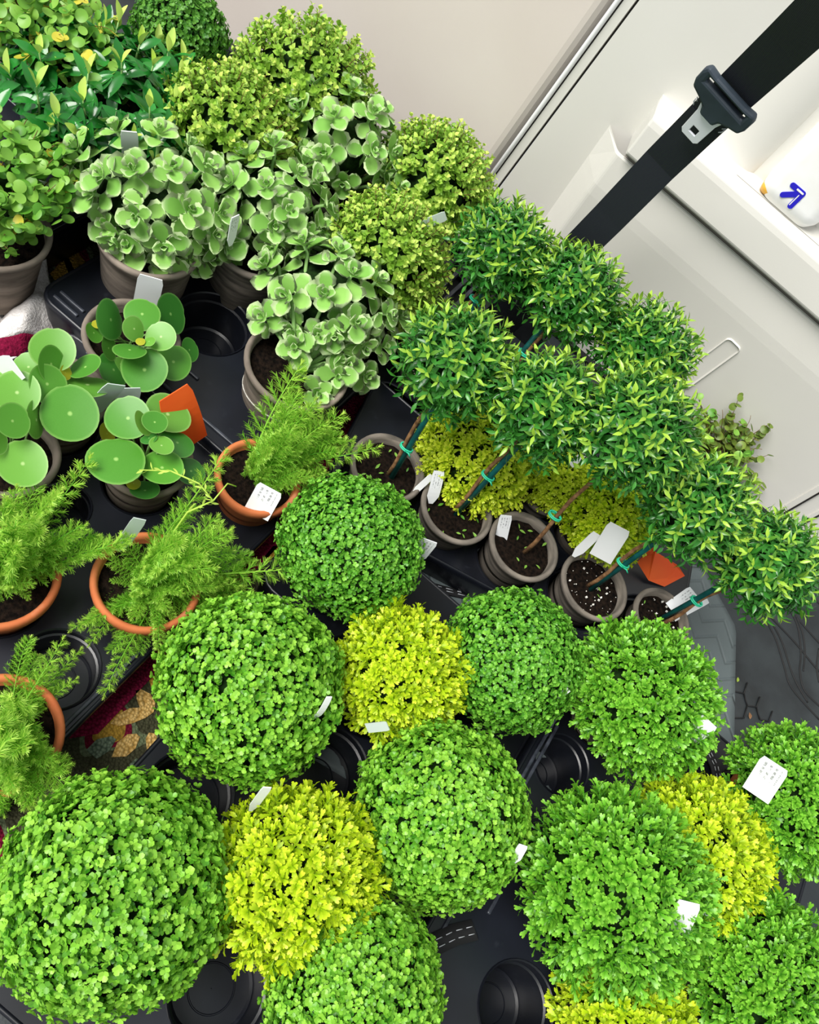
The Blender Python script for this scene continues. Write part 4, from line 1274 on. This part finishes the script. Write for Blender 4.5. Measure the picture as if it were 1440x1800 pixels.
def herb(px, py, zc, rpx, label, n=270, pot_h=.14, sq=.85):
    p, r = place_ball(px, py, zc, rpx)
    t = thing('leafy_herb', label, 'plant', (p.x, p.y, .0165), 0, 'yellow-green herbs by the wall')
    add_pot(t, .062, pot_h, 'dark_clay')
    k = r / .1; zl = zc - .0165
    f = ob('inner_foliage', THY_IN, t, Matrix.Translation((0, 0, zl)) @ Matrix.Diagonal((k, k, k, 1))); f['kind'] = 'stuff'
    seed = random.uniform(0, 60)
    for d in dome_points(n, -.5):
        lump = 1 + .14 * noise.noise(d * 2.4 + Vector((seed, 0, 0))) + random.uniform(-.05, .05)
        q = Vector((d.x, d.y, d.z * sq)) * (r * .82 * lump) + Vector((0, 0, zl))
        ob('sprig', random.choice(THY_S), t, frame_mat(q, d + rand_dir() * .35 + Vector((0, 0, .45)), None, random.uniform(.8, 1.15), random.uniform(0, 6)))
    # short trunk into the pot
    mb = MB(); mb.tube([(0, 0, pot_h - .03), (.003, 0, zl)], .006, 6); ob('stem', mb.mesh('herb_stem', [MT['twig']]), t)
    return t, p, r


HB1 = herb(535, 160, .25, 128, 'yellow-green herb mound highest against the beige wall')
HB2 = herb(400, 235, .235, 118, 'yellow-green herb mound between glossy shrub and succulent')
HB3 = herb(760, 320, .235, 105, 'olive-tinted herb mound nearest the wall seam')
HB4 = herb(680, 445, .225, 108, 'yellow-green herb mound left of the floor vent')
HB5 = herb(725, 545, .13, 55, 'small herb tuft low between the fuzzy succulent and the myrtle', n=110, pot_h=.09)

# fine-leaved dark plant behind the shrub
p, r = place_ball(318, 55, .23, 80)
t = thing('fine_leaved_shrub', 'dark fine-leaved mound behind the glossy shrub against the wall', 'plant', (p.x, p.y, .0165), 0)
add_pot(t, .058, .12, 'dark_clay')
f = ob('foliage', BABY_DARK, t, Matrix.Translation((0, 0, .21)) @ Matrix.Diagonal((r / .1, r / .1, r / .1, 1))); f['kind'] = 'stuff'

# ------------------------------------------------------------------ glossy shrub
GLEAF = [mesh_np('glossy_leaf', *leaf_geo(.038, .0145, .35, dr, pts=(.08, .5, .85, 1, .9, .6, .15)), [MT['gard']], None, [0.0] * 21) for dr in (.3, .5, .15)]
GYOUNG = [mesh_np('young_leaf', *leaf_geo(.030, .012, .5, .1, pts=(.08, .5, .85, 1, .9, .6, .15)), [MT['gard']], None, [v] * 21) for v in (1.0, .75)]


def shrub(px, py, zc, label, rx, ry, rz, n, pot_px):
    rim = at(*pot_px, .14); base = Vector((rim.x, rim.y, .0165))
    t = thing('glossy_shrub', label, 'plant', base, 0)
    add_pot(t, .075, .13, 'dark_clay')
    c = at(px, py, zc) - base; crown = Vector((0, 0, .11))
    for d in dome_points(n, -.1):
        q = c + Vector((d.x * rx, d.y * ry, d.z * rz)) * random.uniform(.85, 1.1)
        up = (d * .35 + Vector((0, 0, 1)) + rand_dir() * .25).normalized()
        b0 = q - up * .045
        mb = MB(); mb.tube([crown.lerp(b0, .25), b0, q], [.0022, .0018, .0012], 5); st = ob('stem', mb.mesh('shrub_stem', [MT['gstem']]), t)
        a0 = random.uniform(0, 6)
        for i, (s, tilt, young) in enumerate(((-.040, 1.25, 0), (-.026, 1.05, 0), (-.012, .75, 0), (0, .35, 1))):
            for k in range(2):
                if i == 0 and random.random() < .3: continue
                a = a0 + i * PI / 2 + k * PI + random.uniform(-.3, .3)
                m = frame_mat(q + up * s, up) @ Matrix.Rotation(a, 4, 'Z') @ Matrix.Rotation(PI / 2 - tilt + random.uniform(-.2, .2), 4, 'X') @ Matrix.Diagonal([random.uniform(.8, 1.15)] * 3 + [1])
                ob('leaf', random.choice(GYOUNG if young else GLEAF), st, m)
    mi_ = MB()
    for d in dome_points(480, -.2):
        q = c + Vector((d.x * rx, d.y * ry, d.z * rz - .02)) * random.uniform(.75, 1.0); me = random.choice(GLEAF)
        m = frame_mat(q, d + rand_dir() * .6 + Vector((0, 0, .5)), rand_dir() + Vector((0, 0, .4)), random.uniform(.9, 1.2))
        mi_.add([m @ v.co for v in me.vertices], [tuple(p_.vertices) for p_ in me.polygons], 0, 0)
    f_ = ob('inner_foliage', mi_.mesh('shrub_inner', [MT['gard']]), t); f_['kind'] = 'stuff'
    mb = MB(); core_geo(mb, c - Vector((0, 0, .035)), min(rx, ry) * .85, rz * .6, -.9, 0, 24, 10)
    ob('shade_core', mb.mesh('shade_core', [MT['core']]), t)  # dark filler body, shade inside the shrub put into its colour
    return t


shrub(190, 155, .24, 'glossy dark green shrub with pale young leaves in the upper left', .165, .13, .055, 38, (205, 200))

# ------------------------------------------------------------------ wire vines
VLEAF = [disc_leaf('vine_leaf', MT['vine'], .3, s) for s in (1, 2)]
for me in VLEAF:
    a = me.attributes['tip'].data
    for q in a: q.value = 0.0
MT['vine_dark'] = leaf_mat('wire_vine_leaf_dark', srgb('4a6a26'), srgb('7d9a3c'), tip=srgb('a08040'), rough=.4, trans=.25)
VDARK = [disc_leaf('vine_leaf', MT['vine_dark'], .3, s) for s in (1, 2)]
VYEL = disc_leaf('vine_leaf', MT['vine'], .3, 3)
for q in VYEL.attributes['tip'].data: q.value = .9


def wire_vine(pot_px, h, label, c_px, zc, rx, ry, rz, n_wire, per, size, pot='grey_clay', yellow=.1, trailing=(), dark_core=True, r=.07, tint='vine'):
    rim = at(*pot_px, h + .0165); base = Vector((rim.x, rim.y, .0165))
    t = thing('wire_vine', label, 'plant', base, 0, 'wiry round-leaved vines')
    add_pot(t, r, h, pot)
    c = at(*c_px, zc) - base; crown = Vector((0, 0, h - .02))
    ends = [c + Vector((d.x * rx, d.y * ry, d.z * rz)) * random.uniform(.8, 1.1) for d in dome_points(n_wire, -.35)]
    ends += [(at(*q) if at(*q).y < 1.262 else aty(q[0], q[1], 1.258)) - base for q in trailing]
    mb = MB(); leaves = []
    for e in ends:
        m1 = crown.lerp(e, .45) + rand_dir() * .015 + Vector((0, 0, .02)); m2 = crown.lerp(e, .8) + rand_dir() * .012 + Vector((0, 0, .012))
        pts = []
        for k in range(11):
            u = k / 10; pts.append(crown * (1 - u) ** 3 + m1 * 3 * u * (1 - u) ** 2 + m2 * 3 * u * u * (1 - u) + e * u ** 3)
        mb.tube(pts, [.0011 - .0007 * k / 10 for k in range(11)], 4)
        for k in range(per):
            u = .35 + .65 * (k + random.random()) / per
            j = min(9, int(u * 10)); p = pts[j].lerp(pts[j + 1], u * 10 - j)
            leaves.append((p + rand_dir() * .005, u))
    ob('stems', mb.mesh('wire_stems', [MT['wire']]), t)
    if dark_core:
        mc = MB(); core_geo(mc, c - Vector((0, 0, .03)), min(rx, ry) * .45, rz * .4, -.9, 0); ob('shade_core', mc.mesh('shade_core', [MT['core']]), t)  # dark filler body in place of shade among the wires
    if dark_core:
        mi_ = MB()
        for d in dome_points(320, -.3):
            q = c + Vector((d.x * rx, d.y * ry, d.z * rz)) * random.uniform(.5, .9); me = random.choice(VLEAF)
            m = frame_mat(q, Vector((0, -.2, 1)) + rand_dir() * .8, None, size * random.uniform(.7, 1.1))
            mi_.add([m @ v.co for v in me.vertices], [tuple(p_.vertices) for p_ in me.polygons], 0, 0)
        f_ = ob('inner_foliage', mi_.mesh('vine_inner', [MT['vine']]), t); f_['kind'] = 'stuff'
    for p, u in leaves[:300]:
        me = VYEL if random.random() < yellow else random.choice(VLEAF)
        if tint != 'vine': me = random.choice(VDARK) if random.random() > yellow else me
        ob('leaf', me, t, frame_mat(p, Vector((0, -.2, 1)) + rand_dir() * .8, None, size * random.uniform(.7, 1.2), random.uniform(0, 6)))
    return t


wire_vine((-12, 398), .13, 'wiry round-leaved vine in the grey pot at the left edge', (25, 310), .21, .10, .10, .055, 36, 7, .0078, yellow=.08, r=.075,
          trailing=[(110, 250, .24), (140, 215, .25), (105, 380, .16), (85, 290, .22), (20, 450, .15), (60, 420, .15)])
wire_vine((70, 70), .14, 'yellow-tinged wiry vine in the very top left corner', (75, 45), .26, .15, .10, .06, 41, 7, .0085, yellow=.3, pot='dark_clay')
wire_vine((1255, 820), .07, 'sparse wiry vine trailing against the wall behind the topiaries', (1262, 772), .15, .07, .03, .06, 24, 8, .0072, pot='dark_clay', yellow=.12, r=.045, dark_core=False, tint='vine_dark',
          trailing=[(1300, 690, .22), (1340, 760, .14), (1350, 800, .12), (1330, 835, .10), (1225, 690, .2), (1345, 860, .08), (1300, 760, .14), (1320, 780, .13), (1285, 740, .17), (1355, 745, .15), (1295, 810, .1), (1235, 740, .15), (1310, 745, .15), (1325, 810, .12), (1270, 720, .18), (1250, 760, .16), (1300, 780, .13), (1320, 730, .16), (1280, 770, .15), (1300, 840, .1), (1340, 790, .12)])

# ------------------------------------------------------------------ trays (laid out round the pots that stand in them)
def xy(t): return (t[0].location.x, t[0].location.y)


e = at(372, 572, .085); e2 = at(345, 655, .085)
tray('black tray holding the two front succulent pots and an empty pocket', [xy(K1), xy(K4), xy(PL1), (e.x, e.y)], (-.60, -.195, .583, .845),
     ribs=[(-.585, .592, -.54, .592), (-.585, .604, -.54, .604), (-.40, .60, -.24, .60), (-.40, .645, -.36, .645)])
c1, c2, c3 = at(112, 880, .085), at(100, 1168, .085), at(420, 905, .085)
tray('black tray holding the orange clay pots and pileas', [xy(PL2), xy(PL3), xy(PL4), xy(FA1), xy(FA2), xy(FA3), xy(FA4), (c1.x, c1.y), (c2.x, c2.y)], (-.545, -.134, .035, .577), h=.052,
     ribs=[(-.140, .3, -.140, .1), (-.50, .57, -.3, .57)])
e1, e2, e3 = at(335, 1395, .085), at(578, 1352, .085), at(392, 1742, .085)
tray('black tray under the tiny-leaved and golden balls', [xy(B2), xy(B3), xy(B4), xy(B5), xy(B6), xy(Y1), xy(Y2), (e1.x, e1.y), (e2.x, e2.y), (e3.x, e3.y)], (-.045, .335, -.05, .655), h=.055,
     ribs=[(.32, .02, .32, .3), (.325, .42, .325, .52), (.10, .02, .10, .06), (.06, .14, .10, .14), (-.04, .12, -.04, .16)])
e4 = at(905, 1770, .085); e5 = at(985, 1345, .085)
tray('black tray under the green spikemoss balls at right', [xy(S1), xy(S2), xy(S3), xy(S4), xy(Y5), xy(Y6), (e4.x, e4.y), (e5.x, e5.y)], (.345, .80, .14, .775),
     ribs=[(.36, .25, .36, .6), (.37, .17, .44, .17), (.40, .33, .40, .36), (.352, .5, .352, .62)])
b1 = xy(B1)
tray('small black tray under the single ball plant by the fern', [b1], (b1[0] - .066, b1[0] + .066, b1[1] - .07, b1[1] + .085))
RZT = math.atan2(TP5[1].y - TP1[1].y, TP5[1].x - TP1[1].x)
mid = ((TP1[1].x + TP5[1].x) / 2, (TP1[1].y + TP5[1].y) / 2)
tray('long black tray holding the row of topiary pots', [(q[1].x, q[1].y) for q in (TP1, TP2, TP3, TP4, TP5)] + [xy(Y3), xy(Y4)],
     (mid[0] - .315, mid[0] + .315, mid[1] - .066, mid[1] + .19), RZT, pivot=mid, h=.06)
q = [xy(t_) for t_ in (TF, TG, TH)]
tray('black tray under the rear topiaries by the wall', q, (min(a for a, b in q) - .07, max(a for a, b in q) + .07, min(b for a, b in q) - .065, max(b for a, b in q) + .065), 0, h=.06)
q = [xy(t_) for t_ in (HB1, HB2, HB3, K2, K3)]
tray('black tray under the yellow-green herbs by the wall', q, (-.70, -.25, .86, 1.22))
vx = at(-12, 398, .1465)
tray('black tray with raised edge at far left under the wire vine', [(vx.x, vx.y)], (-.98, -.668, .47, .80), h=.085)

# ------------------------------------------------------------------ tags and cards
def plant_tag(label, b, tp, w, mat='white_tag', twist=0.0, bend=.0, pointed=True, cat='tag', name='plant_tag', group='plant tags', th=.0006):
    """Stiff plastic label from its foot b to its top tp (pixel, pixel, height)."""
    B, T = at(*b), at(*tp)
    y = (T - B); L = y.length; y = y / L
    view = (CAM - (B + T) / 2).normalized()
    z = (view - y * view.dot(y)).normalized()
    z = Quaternion(y, math.radians(twist)) @ z
    n = 8; V = []; F = []
    hw = w / 2
    for s in (1, -1):
        for i in range(n + 1):
            t = i / n
            k = hw * (1 if t > .25 or not pointed else .35 + .65 * t / .25)
            if i == n: k = hw * .86
            zz = bend * math.sin(PI * t) + s * th
            V += [(-k, t * L, zz), (k, t * L, zz)]
    m = (n + 1) * 2
    for i in range(n):
        a = i * 2
        F += [(a, a + 1, a + 3, a + 2), (m + a + 1, m + a, m + a + 2, m + a + 3), (a, a + 2, m + a + 2, m + a), (a + 3, a + 1, m + a + 1, m + a + 3)]
    F += [(n * 2, n * 2 + 1, m + n * 2 + 1, m + n * 2), (1, 0, m, m + 1)]
    mb = MB(); mb.add(V, F)
    o = ob(name, mb.mesh(name, [MT[mat]], smooth=False), None, frame_mat(B, z, y))
    tagged(o, label, cat, group)
    return o


plant_tag('blank white tag standing behind the pilea near the big pot', (252, 555, .12), (266, 487, .2), .034)
plant_tag('blank white tag at left edge above a pilea', (-40, 665, .15), (30, 645, .235), .034, twist=15)
plant_tag('greyish tag leaning over the largest round leaf', (150, 735, .13), (205, 676, .22), .026, 'grey_tag', 42)
plant_tag('pale tag beside the orange card, behind the pilea', (215, 745, .13), (228, 682, .2), .03, 'grey_tag', 20)
plant_tag('white printed tag lying in the orange clay pot', (450, 905, .12), (476, 858, .16), .036, 'print_tag', 0, pointed=False)
plant_tag('translucent grey tag standing in the sprawling fern pot', (208, 968, .13), (246, 912, .2), .017, 'grey_tag', 25)
plant_tag('white rounded tag at the back of the tall pot succulent', (230, 290, .235), (227, 231, .31), .022, pointed=False)
plant_tag('white diamond-tipped tag in the wire vine pot', (72, 385, .13), (80, 320, .21), .02)
plant_tag('narrow white tag tucked between two succulents', (405, 432, .25), (414, 380, .31), .014, 'print_tag', 45)
plant_tag('grey printed tag stuck in the herb by the wall', (738, 398, .285), (784, 379, .31), .016, 'grey_tag', 30)
plant_tag('white tag edge behind the shrub near the dark wall corner', (358, 142, .2), (366, 118, .24), .008, 'white_tag', 45)
plant_tag('thin white tag on the rim of the leftmost topiary pot', (725, 868, .12), (760, 836, .15), .010, 'white_tag', 30)
plant_tag('tall white printed tag in the second topiary pot', (757, 885, .115), (772, 828, .165), .018, 'print_tag', 18, bend=.003)
plant_tag('white printed tag inside the middle topiary pot', (880, 950, .105), (890, 906, .15), .019, 'print_tag', 10, pointed=False)
plant_tag('large blank white tag standing before the golden spikemoss', (1055, 982, .17), (1090, 926, .235), .035, 'white_tag', 5, pointed=False)
plant_tag('narrow white tag at the left of the perlite-speckled pot', (1008, 978, .14), (1050, 938, .19), .016, 'white_tag', 30)
plant_tag('white tag leaning across the last topiary pot', (1178, 1070, .12), (1220, 1040, .145), .022, 'print_tag', 0, pointed=False)
plant_tag('white tag edge beneath the last topiary stake', (1185, 1088, .115), (1245, 1056, .14), .009, 'white_tag', 20, pointed=False)
plant_tag('small printed tag at the right side of the ball by the fern', (728, 985, .16), (756, 950, .21), .024, 'print_tag', 25)
plant_tag('thin curved tag edge in the ball near the rug', (552, 1263, .235), (579, 1225, .285), .007, 'white_tag', 40, bend=.003)
plant_tag('grey tag at the foot of the middle golden ball', (645, 1280, .21), (682, 1276, .235), .012, 'grey_tag', 30, pointed=False)
plant_tag('white tag edge in the brightest golden ball', (440, 1425, .2), (470, 1384, .255), .010, 'white_tag', 35)
plant_tag('thin white tag edge at the dark ball in front of topiaries', (968, 1232, .21), (1000, 1212, .235), .007, 'white_tag', 20)
plant_tag('white tag at the right side of the upper green spikemoss', (1208, 1298, .235), (1248, 1268, .275), .026, 'white_tag', 15, pointed=False)
plant_tag('small white tag tip on the tiny-leaved ball by green spikemoss', (903, 1516, .235), (920, 1486, .265), .011, 'white_tag', 20)
plant_tag('white tag between the largest green and the golden spikemoss', (1190, 1640, .265), (1212, 1586, .315), .025, 'white_tag', 20, pointed=False)
plant_tag('thin wire-like tag edge below the golden ball', (1218, 1602, .255), (1262, 1611, .26), .003, 'grey_tag', 0, pointed=False)
plant_tag('white printed tag stuck upright in the right-hand spikemoss', (1328, 1398, .235), (1364, 1342, .29), .036, 'print_tag', 0, pointed=False)
plant_tag('white tag half hidden beneath the middle topiary ball', (1003, 818, .19), (1036, 790, .22), .011, 'white_tag', 20, pointed=False)
plant_tag('white tag edge at the very bottom in the golden spikemoss', (1140, 1800, .2), (1188, 1793, .21), .004, 'white_tag', 0, pointed=False)

# orange cards
plant_tag('orange card leaning behind the pilea', (338, 782, .11), (305, 690, .20), .05, 'orange', 22, bend=.004, pointed=False, cat='card', name='orange_card', group='orange price cards', th=.0007)
P = [at(*q) for q in ((1120, 988, .09), (1148, 960, .12), (1152, 970, .118), (1163, 976, .115), (1178, 985, .11), (1192, 994, .105), (1204, 1012, .09), (1168, 1031, .075), (1140, 1020, .08))]
cen = sum(P, Vector()) / len(P)
nrm = (P[7] - P[0]).cross(P[4] - P[0]).normalized()
if nrm.z < 0: nrm = -nrm
V = [p - cen + nrm * .0007 for p in P] + [p - cen - nrm * .0007 for p in P]; n = len(P)
mb = MB(); mb.add(V, [tuple(range(n)), tuple(range(2 * n - 1, n - 1, -1))] + [(i, n + i, n + (i + 1) % n, (i + 1) % n) for i in range(n)])
o = ob('orange_card', mb.mesh('orange_card', [MT['orange']], smooth=False)); o.location = cen
tagged(o, 'torn orange card beside the last topiary pot', 'card', 'orange price cards')

# ------------------------------------------------------------------ seat belt
def webbing_mat():
    m, nt, b, out = new_mat('black_webbing'); n = nt.nodes
    tc = n.new('ShaderNodeTexCoord'); wv = n.new('ShaderNodeTexWave'); wv.inputs['Scale'].default_value = 190; wv.inputs['Distortion'].default_value = .4
    link(nt, tc.outputs['Object'], wv.inputs['Vector'])
    bp = n.new('ShaderNodeBump'); bp.inputs['Strength'].default_value = .35; bp.inputs['Distance'].default_value = .001
    link(nt, wv.outputs['Fac'], bp.inputs['Height']); link(nt, bp.outputs['Normal'], b.inputs['Normal'])
    b.inputs['Base Color'].default_value = srgb('1b1e28'); b.inputs['Roughness'].default_value = .65
    return m


MT['web'] = webbing_mat(); MT['buckle'] = noise_mat('charcoal_plastic', srgb('2a333c'), srgb('36404a'), scale=30, rough=.5)
MT['steel'] = plain('bright_steel', srgb('f2f4fc'), .25, metal=.1)
BP = [aty(820, 632, 1.13), aty(905, 548, 1.12), aty(985, 468, 1.115), aty(1070, 383, 1.11), aty(1160, 290, 1.10), aty(1240, 212, 1.075)]
BP2 = [aty(1240, 212, 1.08), aty(1300, 155, 1.05), aty(1380, 80, 1.0), aty(1475, -10, .94)]
belt = thing('seat_belt', 'black seat belt with bright metal tongue hanging across the wall', 'seat belt', (BP[0].x, BP[0].y, BP[0].z))


def strap(pts, w, name, lift=0.0):
    V = []; F = []
    for i, p in enumerate(pts):
        d = (pts[min(i + 1, len(pts) - 1)] - pts[max(i - 1, 0)]).normalized(); v = (CAM - p).normalized()
        s = d.cross(v).normalized(); nn = s.cross(d).normalized()
        if nn.dot(v) < 0: nn = -nn
        for sx, sz in ((-1, 1), (1, 1), (1, -1), (-1, -1)):
            V.append(p - belt.location + s * (w * .5 * sx) + nn * (.0009 * sz + lift))
    for i in range(len(pts) - 1):
        for k in range(4): F.append((i * 4 + k, i * 4 + (k + 1) % 4, i * 4 + 4 + (k + 1) % 4, i * 4 + 4 + k))
    F += [(3, 2, 1, 0), tuple(len(V) - 4 + k for k in range(4))]
    mb = MB(); mb.add(V, F); return ob(name, mb.mesh(name, [MT['web']], smooth=False), belt)


strap(BP, .051, 'lower_webbing'); strap(BP2, .051, 'upper_webbing', .003)
# tongue: local frame with Y along the belt (up), X across, Z to the viewer
tc_ = aty(1266, 184, 1.05)
yd = (aty(1320, 130, 1.03) - aty(1180, 270, 1.08)).normalized(); vd = (CAM - tc_).normalized(); zd = (vd - yd * vd.dot(yd)).normalized()
TM = frame_mat(tc_ - belt.location, zd, yd, 1.14)


def slab(name, outline, z0, z1, mat, holes=(), parent=belt, bev=.0015):
    bm = bmesh.new()
    E = []
    loops = [outline] + list(holes)
    for lp in loops:
        vs = [bm.verts.new((x, y, z1)) for x, y in lp]; E += [bm.edges.new((vs[i], vs[(i + 1) % len(vs)])) for i in range(len(vs))]
    bmesh.ops.triangle_fill(bm, edges=E, use_beauty=True)
    for f in bm.faces:
        if f.normal.z < 0: f.normal_flip()
    r_ = bmesh.ops.extrude_face_region(bm, geom=list(bm.faces))
    for v in [g for g in r_['geom'] if isinstance(g, bmesh.types.BMVert)]: v.co.z = z0
    bmesh.ops.recalc_face_normals(bm, faces=list(bm.faces))
    me = bpy.data.meshes.new(name); bm.to_mesh(me); bm.free(); me.materials.append(mat)
    o = ob(name, me, parent, TM)
    if bev: bevel(o, bev, 2)
    return o


slot = [(-.027, .012), (.027, .012), (.027, .019), (-.027, .019)]
slab('tongue_grip', [(-.037, .006), (-.034, -.002), (-.022, -.006), (-.013, -.010), (-.010, -.018), (.010, -.018), (.013, -.010), (.022, -.006), (.034, -.002), (.037, .006), (.037, .020), (.034, .026), (.02, .024), (-.02, .024), (-.034, .026), (-.037, .020)], -.001, .009, MT['buckle'], [slot], bev=.003)
slab('metal_tongue', [(-.017, -.007), (-.0135, -.020), (-.0125, -.050), (-.009, -.054), (.009, -.054), (.0125, -.050), (.0135, -.020), (.017, -.007)], .002, .0045, MT['steel'], [[(-.0045, -.046), (.0045, -.046), (.0045, -.037), (-.0045, -.037)]], bev=.0006)
for sx in (-1, 1):
    mb = MB()
    for k in range(3): mb.tube([(sx * (.0225), -.012 - k * .003, .002), (sx * (.0195 + .002 * (k % 2)), -.016 - k * .003, .0022)], .0006, 4)
    ob('stitching', mb.mesh('stitching', [MT['stitch']]), belt, TM)

# ------------------------------------------------------------------ white bottle on the armrest ledge
bc = aty(1400, 372, 1.325)
bt = thing('white_bottle', 'white ribbed bottle with a blue mark standing on the armrest ledge', 'bottle', (.129, 1.3245, .4965), 0)
MT['bottle'] = noise_mat('white_bottle_plastic', srgb('fbfaf6'), srgb('ffffff'), scale=30, rough=.35)
MT['amber'] = plain('amber_base', srgb('e0a93a'), .3); MT['blue'] = plain('blue_print', srgb('2b22c8'), .4); MT['gold_print'] = plain('gold_print', srgb('c89a4a'), .4)


def rrect_loft(secs, name, mat, parent, n=6):
    V = []; F = []
    for hw, hd, r, z in secs:
        for x, y in pill((0, 0), hw, hd, r, n): V.append((x, y, z))
    k = 4 * (n + 1)
    for i in range(len(secs) - 1):
        for j in range(k): F.append((i * k + j, i * k + (j + 1) % k, (i + 1) * k + (j + 1) % k, (i + 1) * k + j))
    F.append(tuple(range(k - 1, -1, -1))); F.append(tuple((len(secs) - 1) * k + j for j in range(k)))
    mb = MB(); mb.add(V, F); return ob(name, mb.mesh(name, [mat]), parent)


secs = [(.044, .025, .018, 0), (.051, .031, .022, .012)]
for k in range(24):
    z = .018 + k * .006; b_ = .0006 if k % 2 else 0
    secs.append((.052 + b_, .032 + b_, .022, z))
secs += [(.050, .030, .022, .168), (.030, .022, .018, .185), (.018, .018, .0175, .19)]
rrect_loft(secs, 'body', MT['bottle'], bt)
b__ = rrect_loft([(.012, .022, .010, 0), (.014, .0285, .012, .008), (.012, .026, .010, .014)], 'amber_corner', MT['amber'], bt); b__.location = (-.0365, .001, 0)
rrect_loft([(.02, .02, .0195, .188), (.02, .02, .0195, .212), (.018, .018, .0175, .214)], 'cap', MT['bottle'], bt)


def bar(p, q, w, m, name, parent, yy=-.0335):
    a, b = Vector((p[0], p[1])), Vector((q[0], q[1])); d = (b - a).normalized(); s = Vector((-d.y, d.x)) * w
    pts = []
    for k in range(9): an = PI / 2 + PI * k / 8; pts.append(a + d * math.cos(an) * w + Vector((-d.y, d.x)) * math.sin(an) * w)
    for k in range(9): an = -PI / 2 + PI * k / 8; pts.append(b + d * math.cos(an) * w + Vector((-d.y, d.x)) * math.sin(an) * w)
    V = [(x, yy, z) for x, z in pts] + [(x, yy + .0012, z) for x, z in pts]; n = len(pts)
    mb = MB(); mb.add(V, [tuple(range(n)), tuple(range(2 * n - 1, n - 1, -1))] + [(i, (i + 1) % n, n + (i + 1) % n, n + i) for i in range(n)])
    return ob(name, mb.mesh(name, [m], smooth=False), parent)


lg = (-.004, .036)
bar((lg[0] - .013, lg[1] + .006), (lg[0] + .006, lg[1] + .006), .0042, MT['blue'], 'blue_mark', bt)
bar((lg[0] + .006, lg[1] + .006), (lg[0] + .006, lg[1] - .018), .0042, MT['blue'], 'blue_mark', bt, -.0336)
bar((lg[0] + .002, lg[1] + .002), (lg[0] - .014, lg[1] - .013), .0042, MT['blue'], 'blue_mark', bt, -.0337)
bar((lg[0] - .004, lg[1] + .0062), (lg[0] + .006, lg[1] + .0062), .0013, MT['bottle'], 'white_lettering', bt, -.0342)
bar((lg[0] + .0035, lg[1] + .001), (lg[0] + .0035, lg[1] - .017), .0007, MT['bottle'], 'white_lettering', bt, -.0342)
for a, b in (((-.012, .098), (-.010, .090)), ((-.010, .090), (-.007, .097)), ((-.007, .097), (-.004, .090)), ((-.004, .090), (-.002, .098))):
    bar(a, b, .0007, MT['gold_print'], 'gold_lettering', bt)

# ------------------------------------------------------------------ white towel
tw = thing('towel', 'crumpled white towel with a maroon stripe at the left edge', 'towel', at(20, 560, .03), 0)
NX, NY = 44, 44; V = []; MI = []
for j in range(NY + 1):
    for i in range(NX + 1):
        u, v = i / NX, j / NY
        p = at(-70 + 150 * u + 42 * v * u, 470 + 160 * v + 8 * math.sin(u * 5), .03)
        z = .024 + .03 * abs(math.sin(u * 5.2 + v * 2.1)) ** .8 * (1 - .3 * v) + .016 * math.sin(v * 9 + u * 3) + .006 * noise.noise(Vector((u * 7, v * 7, 1)))
        q = p - tw.location; V.append((q.x, q.y, max(-.028, z - .03)))
F = []
for j in range(NY):
    for i in range(NX):
        F.append((j * (NX + 1) + i, (j + 1) * (NX + 1) + i, (j + 1) * (NX + 1) + i + 1, j * (NX + 1) + i + 1)); MI.append(0)
fa = [f for f in F]
mbs = MB(); mbs.add(V, [f for k, f in enumerate(F) if not (NY * .80 < k // NX < NY * .97)])
o = ob('cloth', mbs.mesh('towel_cloth', [MT['towel']], tip=False), tw); s_ = o.modifiers.new('thickness', 'SOLIDIFY'); s_.thickness = .004
mbs = MB(); mbs.add(V, [f for k, f in enumerate(F) if NY * .80 < k // NX < NY * .97])
o = ob('stripe', mbs.mesh('towel_stripe', [MT['maroon']], tip=False), tw); s_ = o.modifiers.new('thickness', 'SOLIDIFY'); s_.thickness = .004

# fallen leaves on the rubber mat
for i, (px, py, s, lab) in enumerate(((1345, 1172, .016, 'fallen green leaf on the black rubber mat'), (1318, 1252, .012, 'dry curled leaf beside the hexagon lines on the mat'), (1298, 1190, .010, 'small yellowed leaf by the blanket edge on the mat'))):
    p = at(px, py, .004)
    V, F = leaf_geo(s, s * .55, .3, .4)
    o = ob('fallen_leaf', mesh_np('fallen_leaf_on_mat', V, F, [MT['vine'] if i != 1 else MT['twig']], None, [0.3] * len(V)), None, frame_mat((p.x, p.y, .0035), (random.uniform(-.2, .2), random.uniform(-.2, .2), 1), None, 1, random.uniform(0, 6)))
    tagged(o, lab, 'leaf', 'fallen leaves on the mat')
